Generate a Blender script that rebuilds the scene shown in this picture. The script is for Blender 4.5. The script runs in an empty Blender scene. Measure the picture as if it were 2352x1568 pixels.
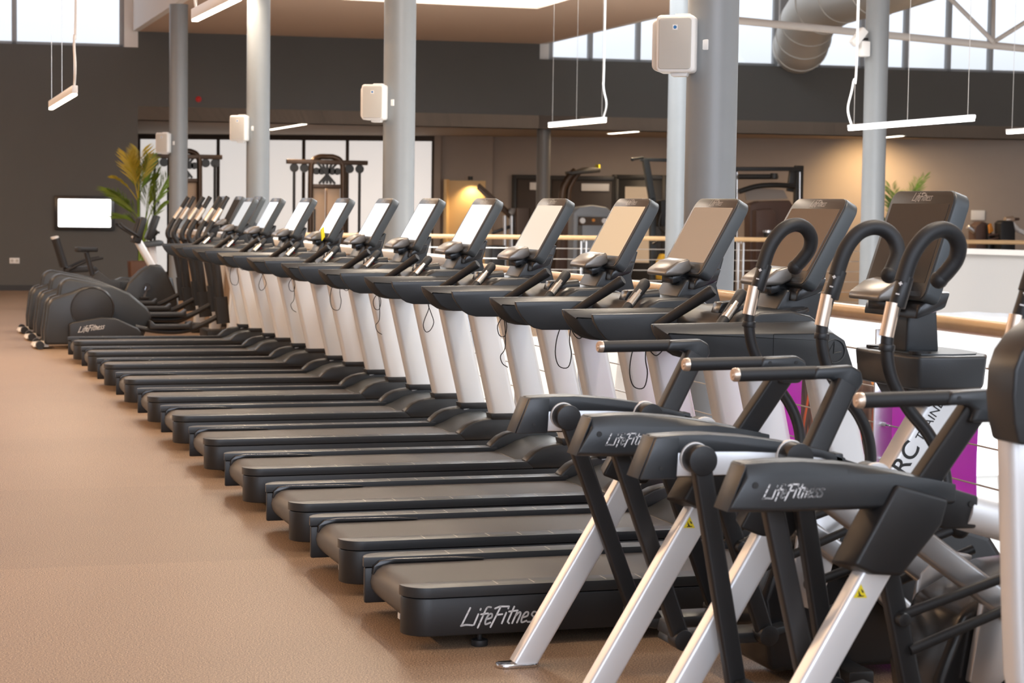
import bpy, bmesh, math, random
from mathutils import Vector, Matrix
random.seed(7)
SC = bpy.context.scene
COL = SC.collection
PI = math.pi
# ------------------------------------------------------------------ camera frame
F = 4573.0; CAMH = 1.66
def vn(a): return Vector(a).normalized()
ZC = vn((0.0138, 1, 310.98/F)); YC = vn((-1451, 331, -F)); YC = (YC - ZC*YC.dot(ZC)).normalized(); XC = YC.cross(ZC)
RW = Matrix((XC, YC, ZC))                      # camera -> world
CP = Vector((0, 0, CAMH))
def ray(px, py): return (RW @ Vector((px-1176, 784-py, -F))).normalized()
def at_y(px, py, y): d = ray(px, py); return CP + d*((y-CP.y)/d.y)
def at_x(px, py, x): d = ray(px, py); return CP + d*((x-CP.x)/d.x)
def at_z(px, py, z): d = ray(px, py); return CP + d*((z-CP.z)/d.z)
def at_w(px, py, p0, ang):
    a = math.radians(ang); n = Vector((-math.sin(a), math.cos(a), 0)); d = ray(px, py)
    return CP + d*((Vector((p0[0], p0[1], 0))-CP).dot(n)/d.dot(n))
# ------------------------------------------------------------------ mesh builder
class MB:
    def __init__(s): s.v = []; s.f = []; s.m = []
    def add(s, vs, fs, m=0):
        o = len(s.v); s.v += [tuple(v) for v in vs]
        for f in fs: s.f.append([o+i for i in f]); s.m.append(m)
        return s
    def box(s, x0, x1, y0, y1, z0, z1, m=0, xf=None):
        vs = [Vector((x, y, z)) for x in (x0, x1) for y in (y0, y1) for z in (z0, z1)]
        if xf: vs = [xf @ v for v in vs]
        return s.add(vs, [(0,1,3,2),(4,6,7,5),(0,4,5,1),(2,3,7,6),(0,2,6,4),(1,5,7,3)], m)
    def prism(s, poly, a, b, axis='y', m=0, poly2=None, xf=None):
        """poly: 2d points; axis y -> (x,z), axis z -> (x,y), axis x -> (y,z)"""
        def mk(p, t):
            if axis == 'y': return Vector((p[0], t, p[1]))
            if axis == 'z': return Vector((p[0], p[1], t))
            return Vector((t, p[0], p[1]))
        n = len(poly); q = poly2 or poly
        vs = [mk(p, a) for p in poly]+[mk(p, b) for p in q]
        if xf: vs = [xf @ v for v in vs]
        fs = [list(range(n)), list(range(2*n-1, n-1, -1))]+[(i, i+n, (i+1) % n+n, (i+1) % n) for i in range(n)]
        return s.add(vs, fs, m)
    def tube(s, pts, r, n=12, m=0, caps=True, flat=None):
        """round tube along points; r a number or list"""
        pts = [Vector(p) for p in pts]; k = len(pts)
        rs = r if isinstance(r, (list, tuple)) else [r]*k
        vs = []; up = None
        for i, p in enumerate(pts):
            t = (pts[min(i+1, k-1)]-pts[max(i-1, 0)]).normalized()
            if up is None:
                up = Vector((0, 0, 1)) if abs(t.z) < .9 else Vector((1, 0, 0))
            up = (up-t*up.dot(t)).normalized(); sd = t.cross(up)
            for j in range(n):
                a = 2*PI*j/n
                vs.append(p+(sd*math.cos(a)+up*math.sin(a))*rs[i])
        fs = [(i*n+j, i*n+(j+1) % n, (i+1)*n+(j+1) % n, (i+1)*n+j) for i in range(k-1) for j in range(n)]
        if caps: fs += [list(range(n-1, -1, -1)), list(range((k-1)*n, k*n))]
        return s.add(vs, fs, m)
    def bar(s, p, q, w, h, m=0, side=(0, 1, 0)):
        """rectangular bar from p to q; h measured along side, w across"""
        p = Vector(p); q = Vector(q); t = (q-p).normalized(); sd = Vector(side); sd = (sd-t*sd.dot(t)).normalized(); nn = t.cross(sd)
        vs = []
        for c in (p, q):
            for a, b in ((-1,-1),(1,-1),(1,1),(-1,1)): vs.append(c+nn*(a*w/2)+sd*(b*h/2))
        return s.add(vs, [(0,1,2,3),(7,6,5,4),(0,4,5,1),(1,5,6,2),(2,6,7,3),(3,7,4,0)], m)
    def disc(s, c, r, axis='y', d=.01, n=24, m=0, r2=None):
        c = Vector(c); ax = {'x': Vector((1,0,0)), 'y': Vector((0,1,0)), 'z': Vector((0,0,1))}[axis] if isinstance(axis, str) else Vector(axis).normalized()
        return s.tube([c-ax*d/2, c+ax*d/2], [r, r2 or r], n, m)
    def lathe(s, prof, c=(0,0,0), n=24, m=0):
        c = Vector(c); vs = []; k = len(prof)
        for r, z in prof:
            for j in range(n): a = 2*PI*j/n; vs.append(c+Vector((r*math.cos(a), r*math.sin(a), z)))
        fs = [(i*n+j, i*n+(j+1) % n, (i+1)*n+(j+1) % n, (i+1)*n+j) for i in range(k-1) for j in range(n)]
        fs += [list(range(n-1,-1,-1)), list(range((k-1)*n, k*n))]
        return s.add(vs, fs, m)
    def ball(s, c, r, m=0, n=14):
        c = Vector(c); h = 8
        prof = [(max(1e-4, r*math.sin(PI*i/h)), -r*math.cos(PI*i/h)) for i in range(h+1)]
        return s.lathe(prof, c, n, m)
    def build(s, name, mats, parent=None, bevel=0, seg=2, smooth=True, loc=None, rot=None):
        bm = bmesh.new(); vs = [bm.verts.new(v) for v in s.v]
        for f, mi in zip(s.f, s.m):
            try: fc = bm.faces.new([vs[i] for i in f]); fc.material_index = mi
            except ValueError: pass
        bmesh.ops.recalc_face_normals(bm, faces=bm.faces[:])
        if bevel:
            ed = [e for e in bm.edges if len(e.link_faces) == 2 and e.calc_face_angle(0) > math.radians(32)]
            if ed: bmesh.ops.bevel(bm, geom=ed, offset=bevel, segments=seg, affect='EDGES', clamp_overlap=True, profile=.5)
        me = bpy.data.meshes.new(name); bm.to_mesh(me); bm.free()
        if smooth:
            for p in me.polygons: p.use_smooth = True
            me.set_sharp_from_angle(angle=math.radians(38))
        for mt in (mats if isinstance(mats, (list, tuple)) else [mats]): me.materials.append(mt)
        o = bpy.data.objects.new(name, me); COL.objects.link(o)
        if parent: o.parent = parent
        if loc: o.location = loc
        if rot: o.rotation_euler = rot
        return o
def tag(o, label=None, cat=None, group=None, kind=None):
    if label: o['label'] = label
    if cat: o['category'] = cat
    if group: o['group'] = group
    if kind: o['kind'] = kind
    return o
def empty(name, loc, label, cat, group=None, rz=0):
    o = bpy.data.objects.new(name, None); COL.objects.link(o); o.location = loc; o.rotation_euler = (0, 0, rz)
    o.empty_display_size = .1
    return tag(o, label, cat, group)
def copy_tree(o, parent=None):
    c = o.copy(); COL.objects.link(c)
    if parent: c.parent = parent
    for ch in list(o.children): copy_tree(ch, c)
    return c
def struct(o): o['kind'] = 'structure'; return o
def smoothpath(pts, sub=6):
    P = [Vector(p) for p in pts]; out = []
    for i in range(len(P)-1):
        p0 = P[max(i-1, 0)]; p1 = P[i]; p2 = P[i+1]; p3 = P[min(i+2, len(P)-1)]
        for k in range(sub):
            t = k/sub
            out.append(.5*((2*p1)+(p2-p0)*t+(2*p0-5*p1+4*p2-p3)*t*t+(3*p1-p0-3*p2+p3)*t**3))
    out.append(P[-1]); return out
def rrect(w, h, r, n=5):
    """rounded rectangle centred on the origin; r one radius or four (bl, br, tr, tl)"""
    rr = r if isinstance(r, (list, tuple)) else [r]*4; out = []
    for (sx, sy, a0), q in zip(((-1,-1,PI),(1,-1,1.5*PI),(1,1,0),(-1,1,.5*PI)), rr):
        cx = sx*(w/2-q); cy = sy*(h/2-q)
        for k in range(n+1):
            a = a0+k*PI/2/n; out.append((cx+q*math.cos(a), cy+q*math.sin(a)))
    return out
# ------------------------------------------------------------------ materials
MATS = {}
def mat(name, col, rough=.5, metal=0, noise=0, nscale=60, bump=0, bscale=300, emit=None, estr=0, spec=.5, coat=0, ior=None):
    m = bpy.data.materials.new(name); m.use_nodes = True; nt = m.node_tree; b = nt.nodes['Principled BSDF']
    b.inputs['Base Color'].default_value = (*col, 1); b.inputs['Roughness'].default_value = rough; b.inputs['Metallic'].default_value = metal
    b.inputs['Specular IOR Level'].default_value = spec
    if ior: b.inputs['IOR'].default_value = ior
    if coat: b.inputs['Coat Weight'].default_value = coat
    if emit: b.inputs['Emission Color'].default_value = (*emit, 1); b.inputs['Emission Strength'].default_value = estr
    if noise or bump:
        tc = nt.nodes.new('ShaderNodeTexCoord')
    if noise:
        n = nt.nodes.new('ShaderNodeTexNoise'); n.inputs['Scale'].default_value = nscale; n.inputs['Detail'].default_value = 4
        r = nt.nodes.new('ShaderNodeMapRange'); r.inputs[3].default_value = 1-noise; r.inputs[4].default_value = 1+noise
        x = nt.nodes.new('ShaderNodeVectorMath'); x.operation = 'SCALE'; x.inputs[0].default_value = col
        nt.links.new(tc.outputs['Object'], n.inputs['Vector']); nt.links.new(n.outputs['Fac'], r.inputs[0]); nt.links.new(r.outputs[0], x.inputs['Scale']); nt.links.new(x.outputs[0], b.inputs['Base Color'])
    if bump:
        n2 = nt.nodes.new('ShaderNodeTexNoise'); n2.inputs['Scale'].default_value = bscale; n2.inputs['Detail'].default_value = 2
        bp = nt.nodes.new('ShaderNodeBump'); bp.inputs['Strength'].default_value = bump; bp.inputs['Distance'].default_value = .002
        nt.links.new(tc.outputs['Object'], n2.inputs['Vector']); nt.links.new(n2.outputs['Fac'], bp.inputs['Height']); nt.links.new(bp.outputs[0], b.inputs['Normal'])
    MATS[name] = m; return m
BLACK = mat('black_plastic', (.015,.015,.016), .42, bump=.15)
BLACKG = mat('black_gloss_plastic', (.018,.018,.019), .25)
CHAR = mat('charcoal_plastic', (.026,.029,.032), .36, bump=.12)
SLATE = mat('slate_plastic', (.048,.057,.063), .42, bump=.1)
RUB = mat('black_rubber_grip', (.013,.013,.014), .55, bump=.2, bscale=120)
SILV = mat('satin_silver_paint', (.86,.87,.88), .36, .35)
ALU = mat('brushed_aluminium', (.62,.62,.63), .33, .85, bump=.1)
CHROME = mat('polished_steel', (.75,.75,.76), .15, 1)
SENS = mat('sensor_steel', (.62,.58,.52), .3, .9)
GOLD = mat('brushed_end_cap', (.78,.64,.52), .32, .85)
SCREEND = mat('dark_console_glass', (.045,.042,.040), .18, spec=.25)
BELT = mat('treadmill_belt', (.085,.080,.076), .5, noise=.35, nscale=260, bump=.4, bscale=400)
BEZEL = mat('console_bezel', (.030,.028,.027), .30, ior=1.65)
POD = mat('pod_grey', (.20,.185,.17), .30, .5)
SCREEN = mat('console_glass', (.05,.047,.045), .09, spec=.5, ior=2.5)
WHITEP = mat('white_print', (.8,.8,.8), .5)
GREYP = mat('grey_print', (.62,.60,.58), .4)
TICK = mat('pale_tick', (.45,.42,.38), .4)
RED = mat('red_plastic', (.6,.02,.02), .35)
YEL = mat('yellow_label', (.85,.70,.02), .5)
YDARK = mat('black_ink', (.02,.02,.02), .6)
ORANGE = mat('orange_accent', (.75,.28,.03), .4)
WHITE = mat('white_enamel', (.80,.79,.77), .4)
GRILLE = mat('speaker_grille', (.52,.50,.46), .7, bump=.5, bscale=500)
COLP = mat('column_grey_paint', (.235,.25,.26), .35, noise=.05, nscale=6)
COLB = mat('column_dark_paint', (.15,.135,.12), .45)
WALLD = mat('dark_grey_wall_paint', (.102,.101,.095), .8, noise=.04, nscale=3)
WALLB = mat('taupe_wall_paint', (.36,.305,.265), .85, noise=.04, nscale=3)
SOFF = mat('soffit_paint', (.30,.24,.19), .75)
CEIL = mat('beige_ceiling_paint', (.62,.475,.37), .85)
WHWALL = mat('white_wall_paint', (.82,.81,.79), .8)
CREAM = mat('cream_lower_wall', (.85,.80,.74), .8)
TAN = mat('tan_wall', (.42,.29,.18), .8)
FRAMEM = mat('window_frame_grey', (.36,.38,.40), .5)
DKFR = mat('dark_frame', (.05,.035,.028), .5)
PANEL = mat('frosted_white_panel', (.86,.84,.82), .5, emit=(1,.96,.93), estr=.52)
DUCT = mat('galvanised_duct', (.55,.53,.48), .45, .35)
TRUSS = mat('truss_white_paint', (.55,.50,.46), .5)
WOOD = mat('pale_wood_handrail', (.66,.43,.22), .32, noise=.12, nscale=18)
WIRE = mat('steel_wire', (.60,.58,.55), .3, .9)
LAMP = mat('lamp_diffuser', (1,.95,.88), .5, emit=(1,.86,.68), estr=9)
LAMPW = mat('lamp_diffuser_cool', (1,1,1), .5, emit=(1,.97,.93), estr=7)
LAMPB = mat('lamp_white_body', (.85,.85,.85), .4)
TVS = mat('lit_screen', (1,1,1), .4, emit=(1,1,1), estr=2.2)
LEAF = mat('palm_leaf', (.16,.24,.02), .45, noise=.4, nscale=5)
LEAFY = mat('palm_leaf_yellow', (.48,.36,.03), .45, noise=.3, nscale=5)
LEAFD = mat('palm_leaf_green', (.09,.19,.03), .45, noise=.4, nscale=5)
POT = mat('brown_planter', (.11,.045,.02), .5)
MBR = mat('bronze_machine_frame', (.075,.045,.028), .35, .5)
MTAN = mat('tan_shroud', (.62,.43,.28), .5)
MGREY = mat('grey_shroud', (.26,.28,.30), .5)
SEATB = mat('brown_upholstery', (.10,.055,.04), .55)
TARP = mat('silver_tarpaulin', (.55,.57,.60), .3, .25, bump=.0)
SHADE = mat('black_metal', (.03,.028,.026), .4, .3)

def floor_mat():
    m = bpy.data.materials.new('speckled_rubber_floor'); m.use_nodes = True; nt = m.node_tree; b = nt.nodes['Principled BSDF']; L = nt.links.new
    tc = nt.nodes.new('ShaderNodeTexCoord')
    n1 = nt.nodes.new('ShaderNodeTexNoise'); n1.inputs['Scale'].default_value = 170; n1.inputs['Detail'].default_value = 3; n1.inputs['Roughness'].default_value = .75
    cr = nt.nodes.new('ShaderNodeValToRGB'); e = cr.color_ramp.elements
    e[0].position = .36; e[0].color = (.055,.036,.025,1); e[1].position = .66; e[1].color = (.68,.48,.32,1)
    e2 = cr.color_ramp.elements.new(.5); e2.color = (.275,.188,.122,1)
    n2 = nt.nodes.new('ShaderNodeTexNoise'); n2.inputs['Scale'].default_value = .9; n2.inputs['Detail'].default_value = 3
    mr = nt.nodes.new('ShaderNodeMapRange'); mr.inputs[3].default_value = .88; mr.inputs[4].default_value = 1.10
    sep = nt.nodes.new('ShaderNodeSeparateXYZ')
    # rubber roll widths: alternate strips differ a little in tone
    dv = nt.nodes.new('ShaderNodeMath'); dv.operation = 'DIVIDE'; dv.inputs[1].default_value = 2.5
    ad = nt.nodes.new('ShaderNodeMath'); ad.operation = 'ADD'; ad.inputs[1].default_value = .35
    fl = nt.nodes.new('ShaderNodeMath'); fl.operation = 'FLOOR'
    wn = nt.nodes.new('ShaderNodeTexWhiteNoise'); wn.noise_dimensions = '1D'
    m2 = nt.nodes.new('ShaderNodeMapRange'); m2.inputs[3].default_value = .92; m2.inputs[4].default_value = 1.05
    mu = nt.nodes.new('ShaderNodeMath'); mu.operation = 'MULTIPLY'
    vs = nt.nodes.new('ShaderNodeVectorMath'); vs.operation = 'SCALE'
    bp = nt.nodes.new('ShaderNodeBump'); bp.inputs['Strength'].default_value = .35; bp.inputs['Distance'].default_value = .002
    L(tc.outputs['Object'], n1.inputs['Vector']); L(tc.outputs['Object'], n2.inputs['Vector']); L(tc.outputs['Object'], sep.inputs[0])
    L(sep.outputs['Y'], dv.inputs[0]); L(dv.outputs[0], ad.inputs[0]); L(ad.outputs[0], fl.inputs[0]); L(fl.outputs[0], wn.inputs['W']); L(wn.outputs['Value'], m2.inputs[0])
    L(n1.outputs['Fac'], cr.inputs[0]); L(n2.outputs['Fac'], mr.inputs[0]); L(mr.outputs[0], mu.inputs[0]); L(m2.outputs[0], mu.inputs[1])
    L(cr.outputs[0], vs.inputs[0]); L(mu.outputs[0], vs.inputs['Scale']); L(vs.outputs[0], b.inputs['Base Color'])
    L(n1.outputs['Fac'], bp.inputs['Height']); L(bp.outputs[0], b.inputs['Normal'])
    b.inputs['Roughness'].default_value = .42; b.inputs['Specular IOR Level'].default_value = .5
    return m
FLOOR = floor_mat()
# ------------------------------------------------------------------ lettering
GL = {
 'L': (.62, [[(.12,1),(.02,.1),(.0,0),(.25,.04),(.66,.0)]]),
 'i': (.24, [[(.05,.62),(.03,.02)], [(.07,.86),(.07,.92)]]),
 'f': (.30, [[(.38,.98),(.2,1.0),(.12,.82),(.06,-.16)], [(-.06,.6),(.34,.64)]]),
 'e': (.40, [[(.03,.3),(.30,.38),(.27,.58),(.1,.58),(.02,.3),(.1,.02),(.36,.10)]]),
 'F': (.52, [[(.16,.98),(.02,-.16)], [(-.14,.9),(.1,1.0),(.66,.98)], [(.1,.52),(.44,.55)]]),
 't': (.32, [[(.12,.95),(.07,.1),(.2,.0)], [(-.08,.68),(.42,.72)]]),
 'n': (.42, [[(.06,.62),(.02,0)], [(.05,.4),(.2,.62),(.32,.5),(.3,.02)]]),
 's': (.36, [[(.32,.56),(.14,.6),(.08,.44),(.27,.28),(.24,.04),(.0,.03)]]),
}
def logo_mb(text, height, shear=.40, wt=.100):
    """brush-script wordmark as flat ribbons in the local x (along) / y (up) plane, left end at 0"""
    mb = MB(); x = 0; h = height
    def pt(p): return Vector(((x+p[0]+shear*p[1])*h, p[1]*h, 0))
    for ch in text:
        w, strokes = GL[ch]
        for st in strokes:
            P = [pt(p) for p in st]
            if len(P) > 3: P = smoothpath(P, 3)
            for a, b in zip(P, P[1:]):
                t = (b-a).normalized(); n = Vector((-t.y, t.x, 0))*(wt*h/2)
                mb.add([a-n, a+n, b+n, b-n], [(0,1,2,3)])
            for a in P:
                r = wt*h/2
                mb.add([a+Vector((r*math.cos(k*PI/4), r*math.sin(k*PI/4), 0)) for k in range(8)], [list(range(8))])
        x += w*1.14
    return mb, x*h
def text_mesh(name, body, size, m, parent=None, shear=0, bold=0):
    cu = bpy.data.curves.new(name, 'FONT'); cu.body = body; cu.size = size; cu.shear = shear; cu.offset = bold; cu.fill_mode = 'BOTH'; cu.extrude = .0004
    o = bpy.data.objects.new(name+'_tmp', cu); COL.objects.link(o)
    dg = bpy.context.evaluated_depsgraph_get(); me = bpy.data.meshes.new_from_object(o.evaluated_get(dg))
    bpy.data.objects.remove(o); me.name = name; me.materials.clear(); me.materials.append(m)
    q = bpy.data.objects.new(name, me); COL.objects.link(q)
    if parent: q.parent = parent
    return q
ONSIDE = Matrix(((1,0,0),(0,0,-1),(0,1,0)))       # text plane -> faces -Y
def place(o, loc, m3): o.matrix_local = Matrix.Translation(Vector(loc)) @ m3.to_4x4()
# ================================================================== SETTING
WA = -5.7; W0 = (2.294, 37.297)
WR = (0, 0, math.radians(WA)); WL = (W0[0], W0[1], 0)
def wall_obj(mb, name, mats, bevel=0): return struct(mb.build(name, mats, None, bevel, loc=WL, rot=WR))
def ws(px, py):                     # pixel -> (s, z) on the dark end wall
    p = at_w(px, py, W0, WA); return (Vector((p.x-W0[0], p.y-W0[1], 0)).dot(Vector((math.cos(math.radians(WA)), math.sin(math.radians(WA)), 0))), p.z)
SL = ws(317,105)[0]                 # end of the full-height wall
SR = ws(1240,100)[0]
ZB, ZS, ZT = 3.144, 4.46, 4.75
TOP = 8.6
# floor with the void cut out : strips
XV0 = 4.42
mb = MB()
mb.box(-14, XV0, -8, 48, -.30, 0); mb.box(XV0, 40, -8, 2.0, -.30, 0)
_r0 = at_z(1262, 545, 1.195)
def yfar(x): return _r0.y-.10-(x-_r0.x)*math.tan(math.radians(5.7))
mb.prism([(XV0, yfar(XV0)), (40, yfar(40)), (40, 48), (XV0, 48)], -.30, 0, 'z')
struct(mb.build('floor', FLOOR, smooth=False))
# lower storey seen through the void
mb = MB(); mb.box(XV0, 40, 2, 36, -4.3, -4.2); struct(mb.build('floor_lower', CREAM, smooth=False))
mb = MB(); mb.prism([(XV0, yfar(XV0)), (40, yfar(40)), (40, yfar(40)+.2), (XV0, yfar(XV0)+.2)], -4.2, -.3, 'z'); struct(mb.build('wall_lower', CREAM, smooth=False))
mb = MB(); mb.box(XV0-.2, XV0, 2, 36, -4.2, -.3); struct(mb.build('wall_lower_side', CREAM, smooth=False))
# end wall
mb = MB(); mb.box(-16, SL, 0, .4, 0, ZS); wall_obj(mb, 'wall_back', WALLD)
mb = MB(); mb.box(SL, SR, 0, .4, ZB, ZT+.05); mb.box(SR, 34, 0, .4, ZB, ZS); wall_obj(mb, 'wall_bulkhead', WALLD)
mb = MB(); mb.box(-16, SL, -.012, 0, 0, .1); wall_obj(mb, 'baseboard_back', SHADE)
# return wall at the recess edge
mb = MB(); mb.box(SL-.25, SL, .4, 9, 0, ZB); wall_obj(mb, 'wall_recess_side', WALLD)
# recess: angled rear wall
A = (5.5, 44.95); B = (24.0, 34.9+.6)
RA = math.degrees(math.atan2(36.0-44.95, 21.9-5.5))
RR = (0, 0, math.radians(RA)); RL = (A[0], A[1], 0)
def rs(px, py):
    p = at_w(px, py, A, RA); a = math.radians(RA); return (Vector((p.x-A[0], p.y-A[1], 0)).dot(Vector((math.cos(a), math.sin(a), 0))), p.z)
def rec(mb, name, mats, bevel=0): return struct(mb.build(name, mats, None, bevel, loc=RL, rot=RR))
mb = MB(); mb.box(-3, 30, 0, .3, 0, ZB); rec(mb, 'wall_recess', WALLB)
# soffit
ca, sa = math.cos(math.radians(WA)), math.sin(math.radians(WA))
def wpt(s, d=0): return (W0[0]+s*ca-d*sa, W0[1]+s*sa+d*ca)
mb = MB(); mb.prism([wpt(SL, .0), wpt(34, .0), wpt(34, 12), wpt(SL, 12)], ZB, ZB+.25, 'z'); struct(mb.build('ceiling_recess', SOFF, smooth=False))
# dropped ceiling with the skylight
q0 = at_z(1235, 20, ZT); q1 = at_z(772, 4, ZT); q2 = at_z(1312, -6, ZT)
XL0, XR0 = at_w(320,73,W0,WA).x, at_w(1240,100,W0,WA).x
mb = MB(); sy0 = q0.y; sxr = q0.x; sxl = q1.x; sy1 = 9.0
def yw(x): return W0[1]+(x-W0[0])*math.tan(math.radians(WA))
YN = 4.0
for poly in ([(XL0, YN), (sxl, YN), (sxl, yw(sxl)), (XL0, yw(XL0))], [(sxr, YN), (XR0, YN), (XR0, yw(XR0)), (sxr, yw(sxr))],
             [(sxl, sy0), (sxr, sy0), (sxr, yw(sxr)), (sxl, yw(sxl))], [(sxl, YN), (sxr, YN), (sxr, sy1), (sxl, sy1)]):
    mb.prism(poly, ZT, ZT+.15, 'z')
struct(mb.build('ceiling_dropped', CEIL, smooth=False))
mb = MB(); mb.box(XL0-.12, XL0, YN, yw(XL0)-.02, ZT-.0, ZT+1.6); mb.box(XR0, XR0+.12, YN, yw(XR0)-.02, ZT, ZT+1.6); struct(mb.build('wall_ceiling_edge', WHWALL, smooth=False))
mb = MB()
for (x0, x1, y0, y1) in ((sxl-.1, sxl, sy1, sy0), (sxr, sxr+.1, sy1, sy0), (sxl, sxr, sy0, sy0+.1), (sxl, sxr, sy1-.1, sy1)): mb.box(x0, x1, y0, y1, ZT+.15, ZT+1.2)
struct(mb.build('trim_skylight', WHWALL, smooth=False))
# high ceilings left and right of it
mb = MB(); mb.box(-14, XL0-.12, -8, 39, TOP, TOP+.2); struct(mb.build('ceiling', CEIL, smooth=False))
mb = MB(); mb.box(XR0+.12, 40, 6, 39, TOP, TOP+.2); struct(mb.build('ceiling_right', CEIL, smooth=False))
mb = MB(); mb.box(-14.2, -14, -8, 16, 0, TOP); mb.box(-14.2, -14, 16, 34, 0, .9); mb.box(-14.2, -14, 16, 34, 5.2, TOP); mb.box(-14.2, -14, 34, 48, 0, TOP); struct(mb.build('wall_left', WALLB, smooth=False))
mb = MB(); mb.box(34, 34.2, -8, 48, 0, TOP); struct(mb.build('wall_right', WALLB, smooth=False))
# clerestory windows
GLASS = bpy.data.materials.new('window_glass'); GLASS.use_nodes = True
_nt = GLASS.node_tree; _nt.nodes.remove(_nt.nodes['Principled BSDF']); _o = _nt.nodes['Material Output']
_t = _nt.nodes.new('ShaderNodeBsdfTransparent'); _g = _nt.nodes.new('ShaderNodeBsdfGlossy'); _g.inputs['Roughness'].default_value = .05; _x = _nt.nodes.new('ShaderNodeMixShader'); _x.inputs[0].default_value = .05
_nt.links.new(_t.outputs[0], _x.inputs[1]); _nt.links.new(_g.outputs[0], _x.inputs[2]); _nt.links.new(_x.outputs[0], _o.inputs[0])
def window(name, s0, s1, z0, z1, mull, hbar=()):
    r = empty(name, WL, None, None); r.rotation_euler = WR; r['kind'] = 'structure'
    f = MB()
    for s in [s0, s1]+list(mull): f.box(s-.045, s+.045, .12, .26, z0, z1)
    for z in [z0+.03, z1-.03]+list(hbar): f.box(s0, s1, .12, .26, z-.03, z+.03)
    f.build('window_frame', FRAMEM, r, .006)
    g = MB(); g.box(s0, s1, .18, .19, z0, z1); g.build('window_pane', GLASS, r, smooth=False)
    return r
sA = ws(280,104)[0]
window('window_1', -16, sA, ZS, TOP, [ws(32,98)[0], ws(32,98)[0]-4.6, ws(32,98)[0]-8.5])
sB = ws(1268,136)[0]; sC = ws(1786,150)[0]; sD = ws(1884,156)[0]
window('window_2', sB, sC, ZS, TOP, [ws(1360,138)[0], ws(1470,140)[0], ws(1560,140)[0]])
window('window_3', sD, 34, ZS, TOP, [ws(p,165)[0] for p in (1986, 2087, 2185, 2282, 2380)])
mb = MB(); mb.box(sC+.04, sD-.04, .05, .45, ZS, TOP); mb.box(sA+.04, SL, .0, .4, ZS, TOP); mb.box(SR, sB-.04, .1, .4, ZS, ZT+1.5); mb.box(SL, SR, 0, .4, ZT+.05, TOP)
wall_obj(mb, 'wall_pier', WHWALL)
mb = MB(); mb.box(sC+.04, sD-.04, .0, .05, ZS, TOP); wall_obj(mb, 'trim_pier', FRAMEM)
# frosted panel wall in the recess
pr = empty('partition_screen', RL, 'tall frosted white panel screen in dark frames at the rear of the recess', 'partition'); pr.rotation_euler = RR
sx = [rs(p, 400)[0] for p in (322, 504, 700, 800, 997)]; sx = [sx[0]-1.0]+sx
zt = rs(700, 312)[1]
fr = MB()
for s in sx[1:]: fr.box(s-.035, s+.035, -.10, -.02, 0, zt)
fr.box(sx[0], sx[-1]+.04, -.12, -.02, zt-.10, zt); fr.box(sx[0], sx[-1], -.10, -.02, 0, .1)
fr.build('screen_frame', DKFR, pr)
for a, b in zip(sx, sx[1:]):
    m_ = MB(); m_.box(a+.035, b-.035, -.07, -.04, .1, zt-.1); m_.build('panel', PANEL, pr, smooth=False)
# wall step and pier beside the panels
mb = MB(); s0, s1 = rs(1003,400)[0], rs(1018,400)[0]; mb.box(s0, s1, -.25, 0, 0, ZB); rec(mb, 'trim_1', WALLB)
mb = MB(); s0, s1 = rs(1018,400)[0], rs(1134,400)[0]; mb.box(s0, s1, -.12, 0, 0, ZB); rec(mb, 'trim_2', WALLB)
# warm lit niche
NICHE = mat('niche_paint', (.78,.56,.30), .8)
nz = rs(1080, 415)[1]; n0, n1 = rs(1035,450)[0], rs(1118,450)[0]
nr = empty('wall_niche', RL, 'tall amber-lit niche panel in the brown rear wall, right of the white screen', 'niche'); nr.rotation_euler = RR
m_ = MB(); m_.box(n0, n1, -.16, -.125, .1, nz); m_.build('back_panel', NICHE, nr, .0)
m_ = MB(); m_.box(n0-.06, n0, -.40, -.125, .1, nz+.02); m_.build('side_panel', NICHE, nr, .0)
m_ = MB(); m_.disc(((n0+n1)/2+.1, -.3, nz+.05), .05, 'z', .08); m_.build('spotlight', SHADE, nr)
# doors
def door(name, px0, px1, pyt, glazed=False):
    s0, z = rs(px0, pyt); s1, _ = rs(px1, pyt)
    r = empty(name, RL, None, None); r.rotation_euler = RR; r['kind'] = 'structure'
    f = MB(); f.box(s0-.1, s0, -.10, -.0, 0, z+.1); f.box(s1, s1+.1, -.10, 0, 0, z+.1); f.box(s0, s1, -.10, 0, z, z+.1); f.build('door_frame', SHADE, r, .005)
    l = MB(); l.box(s0, s1, -.06, -.01, 0, z); l.build('door_leaf', DKFR if not glazed else SHADE, r, .004)
    if glazed:
        g = MB(); g.box(s0+.18, s1-.18, -.065, -.06, .5, z-.15); g.build('vision_panel', mat('warm_window', (.5,.4,.3), .1, emit=(1,.75,.5), estr=.18), r, smooth=False)
        g = MB(); g.box((s0+s1)/2-.05, s1-.3, -.07, -.066, .5, z-.4); g.build('sign', MATS['warm_window'], r)
    else:
        c = MB(); c.box((s0+s1)/2-.02, s1-.1, -.13, -.06, z-.22, z-.06); c.build('door_closer', WHITE, r, .01)
        h = MB(); h.tube([((s0+.08), -.06, 1.05), (s0+.08, -.12, 1.05), (s0+.22, -.12, 1.05)], .012, 8); h.build('door_handle', CHROME, r)
door('door_1', 1188, 1255, 412); door('door_2', 1268, 1412, 414); door('door_3', 1418, 1522, 412, True)
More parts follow.
